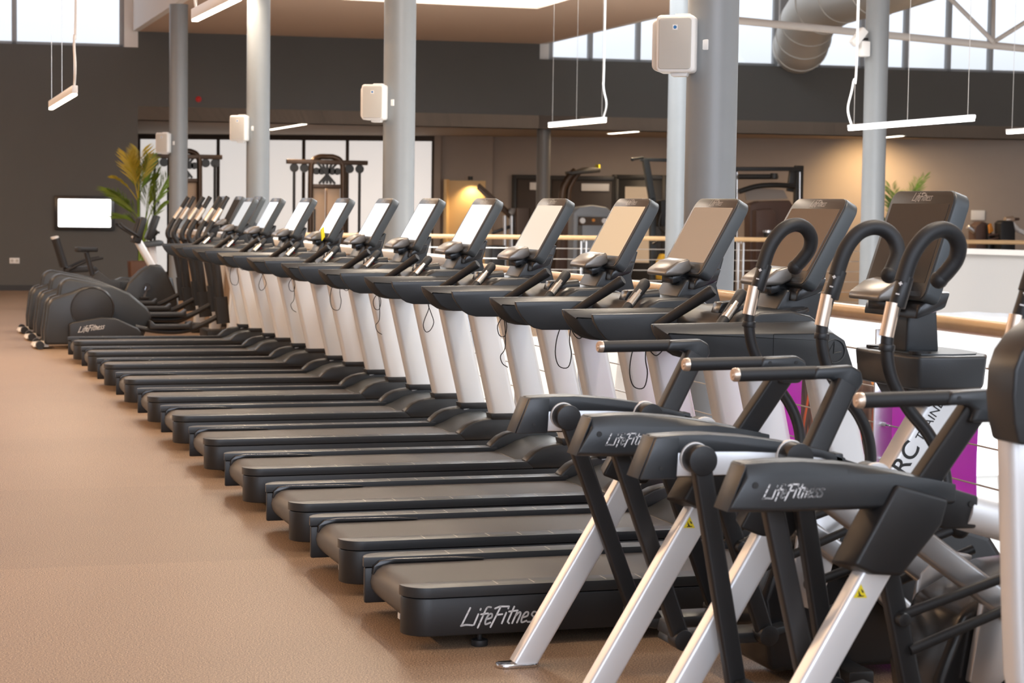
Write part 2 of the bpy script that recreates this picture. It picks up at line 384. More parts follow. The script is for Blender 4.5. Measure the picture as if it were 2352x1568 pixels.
# ------------------------------------------------------------------ columns
def column(px, width_px, mt, label, dia=.29, z1=None, X=None, group=None, z0=0):
    if X is None:
        zc = dia*F/width_px
        p = CP + ray(px, 456)*zc; k = zc/(-(RW.transposed() @ (p-CP)).z); p = CP+(p-CP)*k
    else: p = at_x(px, 456, X)
    o = empty('column', (p.x, p.y, 0), label, 'column', group)
    zt_ = z1 or TOP
    m_ = MB(); m_.tube([(0,0,z0),(0,0,zt_)], dia/2, 48); m_.build('shaft', mt, o)
    m_ = MB(); m_.disc((0,0,z0+.02), dia/2+.05, 'z', .04, 48); m_.build('base_collar', mt, o, .004)
    return o, p
XCOL = 4.50
gcol = 'row of grey columns behind the treadmills'
cols = [column(1630, 120, COLP, 'thickest grey round column, nearest of the row, carrying the largest speaker', X=XCOL, z1=ZT, group=gcol),
        column(915, 76, COLP, 'grey round column with speaker, second nearest of the row, left of centre', X=XCOL, z1=ZT, group=gcol),
        column(592, 55, COLP, 'grey round column in front of the white screen, third of the row', X=XCOL, z1=ZT, group=gcol),
        column(409.5, 44, COLP, 'thinnest grey round column of the row, beside the potted palm', X=4.50, z1=ZT, group=gcol)]
cR = column(2005, 53, COLP, 'slim grey round column rising from the silver tarpaulin at right', z1=TOP, z0=-4.2)
column(1556, 52, COLP, 'bluish grey round column half hidden behind the thickest column', z1=TOP, z0=-4.2)
column(1247, 32, COLB, 'dark brown round column in the recess in front of the doors', dia=.27, z1=ZB)
# ------------------------------------------------------------------ speakers
def speaker(c, label, zc_=2.575):
    r = empty('wall_speaker', (c.x, c.y, zc_), label, 'speaker', 'white speakers on the columns', math.radians(-31)); r.scale = (.845,)*3
    # local: front faces -Y
    off = Vector((-.21, -.19))
    xf = Matrix.Translation((off.x, off.y, 0))
    b = MB(); b.prism(rrect(.255, .375, .03), -.10, .10, 'y', xf=xf); b.build('cabinet', WHITE, r, .02, 3)
    g = MB(); g.prism(rrect(.215, .335, .02), -.112, -.099, 'y', xf=xf); g.build('grille', GRILLE, r, .006)
    k = MB(); k.prism(rrect(.24, .345, .04), .0, .13, 'y', xf=Matrix.Translation((off.x-.055, off.y+.02, 0))); k.build('rear_shell', WHITE, r, .015, 3)
    h = MB(); h.prism([(-.06,.0),(.06,0),(.05,-.03),(-.05,-.03)], -.05, .05, 'y', xf=Matrix.Translation((off.x+.02, off.y, -.182))); h.build('clamp_foot', WHITE, r, .008)
    h = MB(); h.prism([(-.05,.0),(.05,0),(.05,.012),(-.05,.012)], -.05, .05, 'y', xf=Matrix.Translation((off.x+.04, off.y, .187))); h.build('top_plate', WHITE, r, .003)
    q = MB(); q.bar((off.x+.03, off.y+.12, 0), (0, -.16, 0), .07, .05); q.build('bracket', WHITE, r, .005)
    q = MB(); q.prism(rrect(.034, .034, .003), -.114, -.112, 'y', xf=Matrix.Translation((off.x, off.y, .105)), m=0)
    q.disc((off.x, off.y-.1145, .105), .011, 'y', .002, 16, 1); q.build('badge', [WHITE, mat('badge_blue', (.03,.18,.45), .4)] if 'badge_blue' not in MATS else [WHITE, MATS['badge_blue']], r)
    return r
for (o, p), lab in zip(cols, ('largest white wall speaker on the nearest grey column', 'white wall speaker on the second grey column, left of centre', 'small white speaker on the column in front of the white screen', 'smallest white speaker on the column beside the palm')):
    speaker(p, lab)
# ------------------------------------------------------------------ pendants
def pendant(p, q, label, lm=LAMP, w=.055, h=.075, up=2.5, cord=None, top=None, group='linear pendant lamps'):
    p = Vector(p); q = Vector(q); c = (p+q)/2; t = (q-p); ln = t.length; az = math.atan2(t.y, t.x)
    r = empty('pendant_lamp', c, label, 'lamp', group, az)
    b = MB(); b.box(-ln/2, ln/2, -w/2, w/2, 0, h); b.build('housing', LAMPB, r, .006)
    d = MB(); d.box(-ln/2+.01, ln/2-.01, -w/2+.004, w/2-.004, -.022, 0); d.build('diffuser', lm, r, .006)
    zt_ = (top or TOP)-c.z
    for x in (-ln/2+.12, 0, ln/2-.12):
        s = MB(); s.tube([(x,0,h),(x,0,zt_)], .003, 6); s.build('suspension_wire', WIRE, r)
    if cord:
        s = MB(); x = cord*(ln/2-.06)
        s.tube(smoothpath([(x,0,h),(x+.10*cord,0,h+.18),(x-.02*cord,.0,h+.45),(x-.05*cord,.02,h+1.0),(x-.05*cord,.02,zt_)]), .012, 8); s.build('power_cord', WHITE, r)
    return r
def lamp_light(p, q, power, col=(1,.72,.45), z=-.04, w=.12):
    p = Vector(p); q = Vector(q); t = q-p; l = bpy.data.lights.new('lamp_glow', 'AREA'); l.shape = 'RECTANGLE'; l.size = t.length; l.size_y = w; l.energy = power; l.color = col
    o = bpy.data.objects.new('lamp_glow', l); COL.objects.link(o); o.location = (p+q)/2+Vector((0,0,z)); o.rotation_euler = (0, 0, math.atan2(t.y, t.x)); return o
def pend_px(a, b, Ya, Yb, label, **k):
    p = at_y(*a, Ya); q = at_y(*b, Yb); q.z = p.z = (p.z+q.z)/2; pendant(p, q, label, **k); return p, q
LMPS = []
LMPS.append(pend_px((117,248),(172,214), 22.5, 19.3, 'small lit linear pendant hanging at far left before the dark wall', cord=1))
LMPS.append(pend_px((447,46),(548,-6), 19.3, 17.1, 'bright linear pendant at the top edge between two left columns', w=.07, h=.10, cord=-1, top=TOP))
LMPS.append(pend_px((1262,290),(1390,276), 28.0, 25.9, 'lit linear pendant hanging before the bulkhead, right of centre', cord=1, top=TOP, h=.05))
LMPS.append(pend_px((1950,297),(2237,270), 19.0, 16.3, 'long white linear pendant passing behind the slim right column', lm=LAMPW, cord=-1, w=.042, h=.036))
LMPS.append(pend_px((2313,306),(2560,284), 21.0, 18.6, 'white linear pendant cut off by the right edge', lm=LAMPW, w=.042, h=.036))
# recessed linear lights in the soffit
def recessed(a, b, label):
    p = at_z(*a, ZB-.005); q = at_z(*b, ZB-.005); t = q-p; c = (p+q)/2
    r = empty('recessed_light', c, label, 'lamp', 'recessed lights in the recess ceiling', math.atan2(t.y, t.x))
    m_ = MB(); m_.box(-t.length/2, t.length/2, -.05, .05, -.005, .005); m_.build('diffuser', LAMP, r, .002)
    m_ = MB(); m_.box(-t.length/2-.03, t.length/2+.03, -.08, .08, .0, .012); m_.build('trim_frame', WHITE, r, .002)
    lamp_light(p, q, 60, z=-.06)
recessed((620,298),(699,285), 'recessed linear light over the white screen, beside the third column')
recessed((1401,307),(1463,302), 'recessed linear light in the soffit left of the thick column')
recessed((2028,316),(2071,312), 'short recessed light over the palm at right')
# spot in the niche and wash on the right wall
def spot(loc, tgt, energy, col, size=1.2, blend=.8, rad=.05):
    l = bpy.data.lights.new('spot_glow', 'SPOT'); l.energy = energy; l.color = col; l.spot_size = size; l.spot_blend = blend; l.shadow_soft_size = rad
    o = bpy.data.objects.new('spot_glow', l); COL.objects.link(o); o.location = loc
    o.rotation_euler = (Vector(tgt)-Vector(loc)).to_track_quat('-Z', 'Y').to_euler(); return o
def rpt(s, d, z): a = math.radians(RA); return Vector((A[0]+s*math.cos(a)-d*math.sin(a), A[1]+s*math.sin(a)+d*math.cos(a), z))
spot(rpt((n0+n1)/2+.1, -.34, nz+.0), rpt((n0+n1)/2+.1, -.13, .6), 60, (1,.70,.32), 2.0)
wsx = rs(1990, 400)[0]
spot(rpt(wsx, -1.2, ZB-.08), rpt(wsx, .0, 1.9), 170, (1,.66,.30), 1.9, 1.0)
# ------------------------------------------------------------------ duct and truss, red alarm, tv, socket
dr = empty('ventilation_duct', (0,0,0), 'big round galvanised duct with an elbow under the right roof', 'duct')
pA = at_w(1850, 95, W0, WA); yd = pA.y-1.4
P = [at_y(1835, 108, pA.y-.02), at_y(1843, 95, yd+.7), at_y(1862, 40, yd), at_y(1930, -10, yd-1.2), at_y(2040, -40, yd-4.0), at_y(2330, -150, yd-10)]
m_ = MB(); m_.tube(smoothpath(P, 8), .52, 32); m_.build('duct_tube', DUCT, dr)
for i in (6, 10, 14, 19, 25, 31):
    pp = smoothpath(P, 8); m_ = MB(); m_.disc(pp[i], .535, (pp[i+1]-pp[i-1]), .05, 32); m_.build('duct_seam', DUCT, dr, .008)
tr = empty('roof_truss', (0,0,0), 'white painted roof truss crossing the right windows', 'truss')
yt = 27.0
def tb(a, b, r, nm):
    m_ = MB(); m_.tube([at_y(*a, yt), at_y(*b, yt-.6)], r, 12); m_.build(nm, TRUSS, tr)
tb((1560,34),(2420,118), .055, 'chord'); tb((2180,-6),(2283,97), .035, 'brace'); tb((2280,98),(2420,10), .035, 'brace'); tb((2283,-20),(2281,98), .03, 'strut')
fl = empty('flood_lamp', at_y(1972, 85, cR[1].y-.05), 'white flood lamps fixed to the slim right column near the ceiling', 'lamp')
m_ = MB(); m_.box(-.12, .12, -.06, .06, -.05, .05, xf=Matrix.Rotation(-.9, 4, 'Y') @ Matrix.Identity(4)); m_.build('lamp_head', WHITE, fl, .015)
m_ = MB(); m_.box(.02, .14, -.06, .06, -.24, -.05); m_.build('lamp_head', WHITE, fl, .015)
m_ = MB(); m_.bar((.03,0,-.02),(.20,0.05,-.02), .03, .03); m_.build('bracket', SHADE, fl)
pa = at_w(456, 228, W0, WA)
al = empty('alarm_beacon', (pa.x, pa.y, pa.z), 'small red alarm beacon on the dark wall between two left columns', 'alarm'); al.rotation_euler = WR
m_ = MB(); m_.disc((0,-.02,0), .055, 'y', .04, 20); m_.build('base', RED, al, .004)
m_ = MB(); m_.ball((0,-.055,0), .04); m_.build('lens', RED, al)
t0 = ws(125,449); t1 = ws(263,529); c = wpt((t0[0]+t1[0])/2); tv = empty('wall_television', (c[0], c[1], (t0[1]+t1[1])/2), 'wall television with a blank lit white screen on the dark wall', 'television'); tv.rotation_euler = WR
hw, hh = (t1[0]-t0[0])/2, (t0[1]-t1[1])/2
m_ = MB(); m_.box(-hw, hw, -.08, 0, -hh, hh); m_.build('bezel', BLACKG, tv, .01)
m_ = MB(); m_.prism(rrect(hw*2-.13, hh*2-.11, .02), -.084, -.081, 'y'); m_.build('screen', TVS, tv)
t0 = ws(22,592); t1 = ws(45,605); c = wpt((t0[0]+t1[0])/2); so = empty('wall_socket', (c[0], c[1], (t0[1]+t1[1])/2), 'white double power socket low on the dark wall at far left', 'socket'); so.rotation_euler = WR
hw, hh = (t1[0]-t0[0])/2, (t0[1]-t1[1])/2
m_ = MB(); m_.box(-hw, hw, -.012, 0, -hh, hh); m_.build('faceplate', WHITE, so, .003)
for k in (-1, 1):
    m_ = MB(); m_.disc((k*hw*.5, -.014, 0), hh*.55, 'y', .006, 16); m_.build('outlet', GRILLE, so)
# ================================================================== RAILINGS
def railing(P, Q, n, label, zr=1.195, r=.034, posts=True, wires=(1.03,.87,.71,.55,.39,.23,.07), plate=True, pxs=None):
    P = Vector(P); Q = Vector(Q); t = Q-P; ln = t.length; az = math.atan2(t.y, t.x)
    o = empty('balustrade', (P.x, P.y, 0), label, 'railing', None, az)
    m_ = MB(); m_.tube([(0,0,zr),(ln,0,zr)], r, 20); m_.build('handrail', WOOD, o)
    for i in range(n+1):
        x = ln*i/n
        m_ = MB()
        if plate: m_.box(x-.006, x+.006, -.045, .045, 0, zr-.06)
        else: m_.box(x-.05, x-.03, -.025, .025, 0, zr-.05); m_.box(x+.03, x+.05, -.025, .025, 0, zr-.05)
        m_.box(x-.006, x+.006, -.012, .012, zr-.07, zr-.02)
        pst = m_.build('post', ALU, o, .002)
        if plate:
            m_ = MB()
            for z in wires: m_.tube([(x-.045,0,z),(x+.045,0,z)], .011, 10); m_.tube([(x-.07,0,z),(x+.07,0,z)], .006, 8)
            m_.build('wire_fitting', CHROME, pst)
    for z in wires:
        m_ = MB(); m_.tube([(0,0,z),(ln,0,z)], .004 if plate else .007, 6); m_.build('wire', WIRE, o)
    return o
XR = 4.27
railing((XR, 2.67, 0), (XR, 14.55, 0), 9, 'wooden handrail balustrade with steel wires right behind the treadmills', r=.036)
q0_ = at_z(770, 540, 1.1); q1_ = at_z(2352, 556, 1.1)
far_dir = Vector((math.cos(math.radians(WA)), math.sin(math.radians(WA)), 0))
P0 = Vector((5.2, yfar(5.2)+.1, 0))
railing(P0, P0+far_dir*20, 8, 'far wooden handrail balustrade in front of the strength machines', plate=False, r=.034)
# half wall continuing the near railing
hwp = empty('half_wall', (XR, 14.75, 0), 'low tan half wall with a white cap beyond the near balustrade', 'half wall')
m_ = MB(); m_.box(-.05, .08, 0, 15.0, 0, 1.19); m_.build('wall_body', TAN, hwp, .005)
m_ = MB(); m_.box(-.09, .12, -.05, 15.05, 1.19, 1.255); m_.build('cap', WHITE, hwp, .01)
m_ = MB(); m_.box(-.09, .10, -.14, -.02, 0, 1.29); m_.build('end_post', WHITE, hwp, .01)
# ------------------------------------------------------------------ printed banner hung on the near railing
def banner_mat():
    m = bpy.data.materials.new('printed_banner'); m.use_nodes = True; nt = m.node_tree; b = nt.nodes['Principled BSDF']; L = nt.links.new
    tc = nt.nodes.new('ShaderNodeTexCoord'); sp = nt.nodes.new('ShaderNodeSeparateXYZ'); L(tc.outputs['Object'], sp.inputs[0])
    def mix(fac, c1, c2):
        x = nt.nodes.new('ShaderNodeMix'); x.data_type = 'RGBA'; L(fac, x.inputs[0])
        for i, c in ((6, c1), (7, c2)):
            if isinstance(c, tuple): x.inputs[i].default_value = (*c, 1)
            else: L(c, x.inputs[i])
        return x.outputs[2]
    def step(sock, a, b_):
        r = nt.nodes.new('ShaderNodeMapRange'); r.inputs[1].default_value = a; r.inputs[2].default_value = b_; L(sock, r.inputs[0]); return r.outputs[0]
    mp = nt.nodes.new('ShaderNodeMapping'); mp.inputs['Scale'].default_value = (1, 5.0, 1.6); L(tc.outputs['Object'], mp.inputs[0])
    n = nt.nodes.new('ShaderNodeTexNoise'); n.inputs['Scale'].default_value = 2.2; n.inputs['Detail'].default_value = 3; n.inputs['Distortion'].default_value = 1.2; L(mp.outputs[0], n.inputs[0])
    base = mix(step(n.outputs['Fac'], .35, .62), (.16,.12,.11), (.42,.30,.25))
    n2 = nt.nodes.new('ShaderNodeTexNoise'); n2.inputs['Scale'].default_value = 1.5; n2.inputs['Detail'].default_value = 2; n2.inputs['Distortion'].default_value = 2; L(mp.outputs[0], n2.inputs[0])
    base = mix(step(n2.outputs['Fac'], .55, .66), base, (.85,.28,.13))
    v = nt.nodes.new('ShaderNodeTexVoronoi'); v.inputs['Scale'].default_value = 7; L(tc.outputs['Object'], v.inputs[0])
    base = mix(step(v.outputs['Distance'], .16, .12), base, (1.0,.55,.20))
    return m, nt, b, L, base, sp, mix, step
bm_, bnt, bb, BL, bbase, bsp, bmix, bstep = banner_mat()
yP = at_x(2008, 850, XR+.06).y; yQ = at_x(1835, 880, XR+.06).y; yE = at_x(2250, 850, XR+.06).y; yS = at_x(1760, 880, XR+.06).y
pur = (.74,.16,.72)
c1 = bmix(bstep(bsp.outputs['Y'], yP+.005, yP-.005), bbase, pur)
c2 = bmix(bstep(bsp.outputs['Y'], yQ-.005, yQ+.005), c1, pur)
BL(c2, bb.inputs['Base Color']); bb.inputs['Roughness'].default_value = .3
_tl = bnt.nodes.new('ShaderNodeBsdfTranslucent'); _mx = bnt.nodes.new('ShaderNodeMixShader'); _mx.inputs[0].default_value = .55
BL(c2, _tl.inputs['Color']); BL(bb.outputs[0], _mx.inputs[1]); BL(_tl.outputs[0], _mx.inputs[2]); BL(_mx.outputs[0], bnt.nodes['Material Output'].inputs['Surface'])
m_ = MB(); NY, NZ = 90, 10; vs = []; random.seed(3)
for i in range(NY+1):
    for j in range(NZ+1):
        y = yE+(yS-yE)*i/NY; z = .0+.92*j/NZ
        vs.append((XR+.075+.012*math.sin(y*9+z*3)+.006*math.sin(y*23-z*8), y, z))
m_.add(vs, [(i*(NZ+1)+j, (i+1)*(NZ+1)+j, (i+1)*(NZ+1)+j+1, i*(NZ+1)+j+1) for i in range(NY) for j in range(NZ)])
bo = m_.build('printed_banner', bm_); tag(bo, 'magenta and fire-picture banner tied along the near balustrade at right', 'banner')
md = bo.modifiers.new('s', 'SOLIDIFY'); md.thickness = .004
# ------------------------------------------------------------------ tarpaulin, white half wall beyond the void
tp = empty('covered_pallet', (0,0,0), 'crumpled silver tarpaulin covering a low stack beyond the near handrail', 'tarpaulin')
P1 = at_y(1860, 690, 20.5); P2 = at_y(2352, 690, 17.5)
m_ = MB(); NX, NYY = 70, 26; vs = []; random.seed(11)
ph = [(random.uniform(1,5), random.uniform(1,5), random.uniform(0,6)) for _ in range(9)]
for i in range(NX+1):
    for j in range(NYY+1):
        x = 7.6+6.6*i/NX; y = 15.0+5.5*j/NYY
        z = .33+.15*j/NYY+sum(.022*math.sin(a*x+b*y+c) for a, b, c in ph)
        e = min(i, NX-i, j, NYY-j)
        if e == 0: z = -.6
        vs.append((x, y, z))
m_.add(vs, [(i*(NYY+1)+j, (i+1)*(NYY+1)+j, (i+1)*(NYY+1)+j+1, i*(NYY+1)+j+1) for i in range(NX) for j in range(NYY)])
m_.build('tarpaulin_sheet', TARP, tp)
m_ = MB(); m_.box(7.7, 14.1, 15.1, 20.4, -4.2, .1); m_.build('stack_body', MGREY, tp)
hw2 = empty('stair_wall', (0,0,0), 'white half wall beyond the void behind the silver tarpaulin', 'half wall')
a0 = at_y(2165, 560, 24.0); a1 = at_y(2420, 590, 21.0)
m_ = MB(); m_.prism([(a0.x, a0.y), (a1.x+2, a1.y-1.0), (a1.x+2, a1.y-.8), (a0.x, a0.y+.2)], -4, min(a0.z, a1.z)-.03, 'z'); m_.build('wall_body', mat('half_wall_paint', (.50,.50,.50), .8), hw2)
m_ = MB(); m_.prism([(a0.x-.05, a0.y-.08), (a1.x+2, a1.y-1.08), (a1.x+2, a1.y-.75), (a0.x-.05, a0.y+.27)], min(a0.z, a1.z)-.03, min(a0.z, a1.z)+.04, 'z'); m_.build('cap', WHITE, hw2)
# ================================================================== TREADMILL
CONS_N = None
def console(parent, bot, top, thick=.060, hw=.25, bz=None, sc=None):
    """bot/top: (x,z) of the front face edges; returns the console object"""
    b = Vector((bot[0], 0, bot[1])); t = Vector((top[0], 0, top[1])); up = (t-b); h = up.length; up.normalize(); nr_ = Vector((-up.z, 0, up.x))    # towards the runner
    M = Matrix(((0, up.x, nr_.x, b.x), (-1, 0, 0, 0), (0, up.z, nr_.z, b.z), (0,0,0,1)))     # local: X right (to -Y), Y up the face, Z out
    o = bpy.data.objects
    out = [(p[0], p[1]+h/2) for p in rrect(2*hw, h, (.03,.03,.055,.055))]
    mb = MB(); mb.prism(out, -thick, 0, 'z', xf=M); c = mb.build('console', SLATE, parent, .008, 3)
    fr_ = [(p[0]*.975, (p[1]+h/2)*.985+.003) for p in rrect(2*hw, h, (.03,.03,.05,.05))]
    mb = MB(); mb.prism(fr_, 0, .003, 'z', xf=M); mb.build('console_face', bz or BEZEL, c, .0015)
    s0, s1 = .062, h-.052
    mb = MB(); mb.prism([(p[0], p[1]+(s0+s1)/2) for p in rrect(2*hw-.055, s1-s0, .006)], .003, .0045, 'z', xf=M); mb.build('screen', sc or SCREEN, c)
    lg, w = logo_mb('LifeFitness', .029); lg.v = [tuple(M @ Vector((v[0]-w/2, v[1]+h-.040, .0036))) for v in lg.v]; lg.build('wordmark', GREYP, c, smooth=False)
    mb = MB(); mb.box(-hw+.03, hw-.03, .012, .03, 0, .004, xf=M); mb.build('lower_trim', BLACKG, c)
    # seam line on the side and a hinge block behind
    mb = MB(); mb.box(-.14, .14, -.005, .10, -thick-.03, -thick, xf=M); mb.build('rear_mount', BLACK, c, .01)
    # tilted shelf / control pod
    kx = Matrix.Translation((b.x-.035, 0, b.z+.022)) @ Matrix.Rotation(math.radians(-14), 4, 'Y')
    mb = MB(); mb.prism([(-.088,-.010),(-.075,.016),(-.01,.040),(.05,.040),(.05,-.016),(0,-.026)], -.118, .118, 'y', xf=kx); k = mb.build('control_pod', POD, c, .012, 3)
    mb = MB(); mb.box(-.035,-.02,-.012,.012, .022,.026, xf=kx); mb.build('pod_mark', GREYP, k)
    mb = MB(); mb.prism([(-.04,-.06),(-.03,-.02),(.07,-.02),(.06,-.06)], -.07, .07, 'y', xf=kx); mb.build('pod_bracket', BLACKG, c, .008)
    mb = MB(); mb.prism([(-.01,-.07),(.11,-.03),(.13,.03),(.06,.02),(.0,-.02)], -.20, .20, 'y', xf=Matrix.Translation((b.x, 0, b.z))); mb.build('lower_cowl', BLACKG, c, .012)
    return c
def lanyard(kind):
    if kind == 0: P = [(0,0,0),(.004,0,-.03),(-.02,.0,-.09),(-.028,0,-.13),(-.012,.0,-.165),(.015,0,-.155),(.035,0,-.11),(.02,0,-.06),(.004,0,-.02),(0,0,0)]
    elif kind == 1: P = [(-.03,0,0),(-.045,0,-.05),(-.05,0,-.12),(-.03,0,-.175),(.015,0,-.18),(.03,0,-.12),(.02,0,-.06),(.025,0,0),(.045,0,-.03),(.07,0,-.045),(.10,0,-.02),(.11,0,0)]
    else: P = [(0,0,0),(-.03,0,-.05),(-.02,0,-.1),(.01,0,-.105),(.02,.0,-.05),(.005,0,-.01),(.012,0,-.07),(.012,0,-.17),(-.012,0,-.21),(0,0,-.25),(.03,0,-.27)]
    m_ = MB(); m_.tube(smoothpath(P, 4), .0026, 6); return m_
def make_treadmill():
    r = empty('treadmill', (0,0,0), 'x', 'treadmill', 'row of treadmills')
    for s in (-1, 1):
        def Y(v): return s*v
        # plan of one side rail: inner .285, outer .395, rounded rear-outer corner
        oc = [(0, .285)]+[(0+.10-.10*math.cos(a), .395-.10+.10*math.sin(a)) for a in [k*PI/2/6 for k in range(7)]]
        plan = [(x, Y(y)) for x, y in oc+[(1.62, .395), (1.62, .285)]]
        m_ = MB(); m_.prism(plan, .198, .236, 'z')
        for k in range(9):
            x = .36+k*.145
            m_.box(x, x+.006, min(Y(.30),Y(.375)), max(Y(.30),Y(.375)), .2355, .2366, 1)
        m_.build('side_rail', [CHAR, TICK], r, .010, 3)
        m_ = MB(); pl2 = [(x+.004, y-s*.003 if abs(y) > .3 else y) for x, y in plan]
        m_.prism(pl2[:-2]+[(1.95, Y(.392)), (1.95, Y(.285))], .05, .195, 'z', poly2=None); sk = m_.build('rail_skirt', BLACK, r, .008)
        if s < 0:
            lg, w = logo_mb('LifeFitness', .066); lg.v = [(v[0]+.215, -.3932, v[1]+.088) for v in lg.v]; lg.build('wordmark', WHITEP, sk, smooth=False)
            t = text_mesh('wordmark', 'FlexDeck Shock', .034, GREYP, sk); place(t, (1.30, -.3932, .125), ONSIDE)
        # black lip over the belt edge
        lip = [(.03,.17),(.035,.205),(.06,.226),(.12,.232),(.38,.230),(.50,.222),(.50,.216),(.12,.216),(.07,.205),(.05,.17)]
        m_ = MB(); m_.prism(lip, Y(.255), Y(.286)); m_.build('belt_guard', BLACKG, r, .004)
        # cover in front of the upright
        cv = [(1.575,.236),(1.60,.262),(1.635,.292),(1.68,.314),(1.74,.328),(1.80,.334),(1.985,.335),(2.01,.30),(2.01,.195),(1.62,.195)]
        m_ = MB(); m_.prism(cv, Y(.30), Y(.398)); m_.build('foot_cover', CHAR, r, .014, 3)
        # upright
        a = Vector((1.886, Y(.343), .33)); b = Vector((1.700, Y(.343), 1.13))
        m_ = MB(); prof = rrect(.166, .105, .030, 4); t = (b-a).normalized(); ex = Vector((t.z, 0, -t.x)); ey = Vector((0,1,0)); n = len(prof); vs = []
        for c in (a, b): vs += [c+ex*p[0]+ey*p[1] for p in prof]
        m_.add(vs, [list(range(n)), list(range(2*n-1,n-1,-1))]+[(i, i+n, (i+1)%n+n, (i+1)%n) for i in range(n)])
        u = m_.build('upright', SILV, r)
        m_ = MB(); m_.prism([(1.795,.322),(1.985,.322),(1.975,.362),(1.785,.362)], Y(.283), Y(.403)); m_.build('collar', BLACK, u, .006)
        # side arm: scoop shaped
        arm = [(.978,1.214),(.986,1.183),(1.006,1.150),(1.038,1.112),(1.072,1.091),(1.112,1.081),(1.30,1.080),(1.56,1.06),(1.72,.99),(1.80,.985),(1.825,1.0),(1.81,1.05),(1.772,1.15),(1.72,1.20),(1.66,1.222),(1.40,1.220)]
        armo = [(x+(.035 if x < 1.2 else 0), min(z, 1.178)) for x, z in arm]
        m_ = MB(); m_.prism(arm, Y(.325), Y(.352)); m_.prism(arm, Y(.352), Y(.408), poly2=armo); am = m_.build('side_arm', CHAR, r, .006, 2)
        if s < 0:
            m_ = MB(); pts = [(1.725+.047*math.cos(k*PI/12), -.410, 1.108+.047*math.sin(k*PI/12)) for k in range(25)]
            m_.tube(pts, .0028, 6, caps=False); m_.tube([(1.70,-.4095,1.10),(1.725,-.4095,1.145),(1.723,-.4095,1.10),(1.755,-.4095,1.105)], .002, 6); m_.build('emblem', SLATE, am)
            m_ = MB(); m_.box(1.462,1.464,-.4090,-.4080,1.09,1.175); m_.box(1.464,1.64,-.4090,-.4080,1.1755,1.1775); m_.build('panel_seam', BLACKG, am)
        # hand grip
        p = Vector((1.255, Y(.30), 1.165)); q = Vector((1.445, Y(.145), 1.325)); d = (q-p)
        m_ = MB(); m_.tube([p, p+d*.35, p+d*.80, p+d*.96, q], [.019,.021,.024,.026,.021], 16); h = m_.build('hand_grip', RUB, r)
        m_ = MB(); of = Vector((-.002, Y(.0055), 0)); m_.tube([p+d*.38+of, p+d*.74+of], .0195, 16); m_.build('sensor_plate', SENS, h)
        m_ = MB(); m_.disc((1.63, Y(.215), 1.252), .070, (-.18,0,1), .016, 28); cu = m_.build('cup_holder', BLACK, r, .004)
        m_ = MB(); m_.disc((1.628, Y(.215), 1.262), .056, (-.18,0,1), .004, 28); m_.build('cup_well', BLACKG, cu)
        for x in (.30, 1.80):
            m_ = MB(); m_.disc((x, Y(.35), .012), .032, 'z', .024, 18); m_.disc((x, Y(.35), .04), .010, 'z', .04, 10, 1); m_.build('levelling_foot', [RUB, CHROME], r, .004)
    # belt
    loop = [(1.66,.212),(.10,.212)]+[(.098-.072*math.sin(k*PI/8), .140+.072*math.cos(k*PI/8)) for k in range(1, 9)]+[(1.66,.068)]
    m_ = MB(); m_.prism(loop, -.278, .278); m_.build('running_belt', BELT, r)
    m_ = MB(); m_.box(.10, 1.9, -.283, .283, .05, .10); m_.build('base_frame', BLACK, r)
    m_ = MB(); m_.box(.062,.068,-.06,-.03,.052,.075); m_.build('rating_label', WHITEP, r)
    # motor hood
    hd = [(1.60,.214),(1.66,.235),(1.74,.275),(1.82,.300),(1.93,.305),(2.02,.27),(2.05,.20),(2.05,.06),(1.64,.06)]
    m_ = MB(); m_.prism(hd, -.30, .30); m_.build('motor_hood', SLATE, r, .012, 3)
    # dashboard between the arms
    ds = [(1.345,1.10),(1.36,1.20),(1.39,1.232),(1.44,1.256),(1.58,1.262),(1.66,1.243),(1.735,1.192),(1.785,1.12),(1.815,1.02),(1.79,.99),(1.68,1.0),(1.50,1.07)]
    m_ = MB(); m_.prism(ds, -.33, .33); d = m_.build('dashboard', CHAR, r, .014, 3)
    m_ = MB(); m_.prism([(1.36,1.24),(1.375,1.285),(1.45,1.29),(1.46,1.25)], -.10, -.02); m_.box(1.37,1.40,-.10,-.02,1.25,1.262); m_.build('cable_tidy', BLACKG, d, .01)
    m_ = MB(); m_.tube([(1.42,-.10,1.255),(1.52,-.10,1.265)], .030, 16); sb = m_.build('stop_button_housing', BLACK, d)
    m_ = MB(); m_.disc((1.421,-.10,1.257), .017, (-1,0,.2), .012, 16); m_.build('stop_button', RED, sb)
    m_ = MB(); m_.prism([(1.60,1.255),(1.645,1.335),(1.71,1.345),(1.815,1.44),(1.835,1.44),(1.80,1.31),(1.835,1.19),(1.76,1.17),(1.70,1.22)], -.13, .13); m_.build('console_neck', CHAR, r, .012, 3)
    console(r, (1.664,1.3600), (1.860,1.7090))
    return r
TY = [7.186,8.244,9.333,10.615,11.976,13.324,14.641,16.103,17.612,19.074,20.542]
ordn = ['nearest', 'second', 'third', 'fourth', 'fifth', 'sixth', 'seventh', 'eighth', 'ninth', 'tenth', 'farthest']
look = ['beside the cross trainers', 'with a brown-grey screen', 'with a tan screen', 'with a cream reflecting screen', 'with a pale grey screen', 'with a pale blue-white screen', 'with a white reflecting screen', 'yellow card by its screen', 'with a white screen', 'with a pale screen', 'beside the elliptical trainers']
tm0 = make_treadmill()
REFL_COL = [(.0,.0,.0), (.24,.175,.125), (.66,.47,.29), (.80,.68,.55), (.66,.60,.56), (.62,.62,.64), (.70,.72,.75), (.85,.86,.88), (.85,.86,.88), (.80,.82,.86), (.70,.70,.70)]  # emission colour per screen, standing in for reflections on the glass
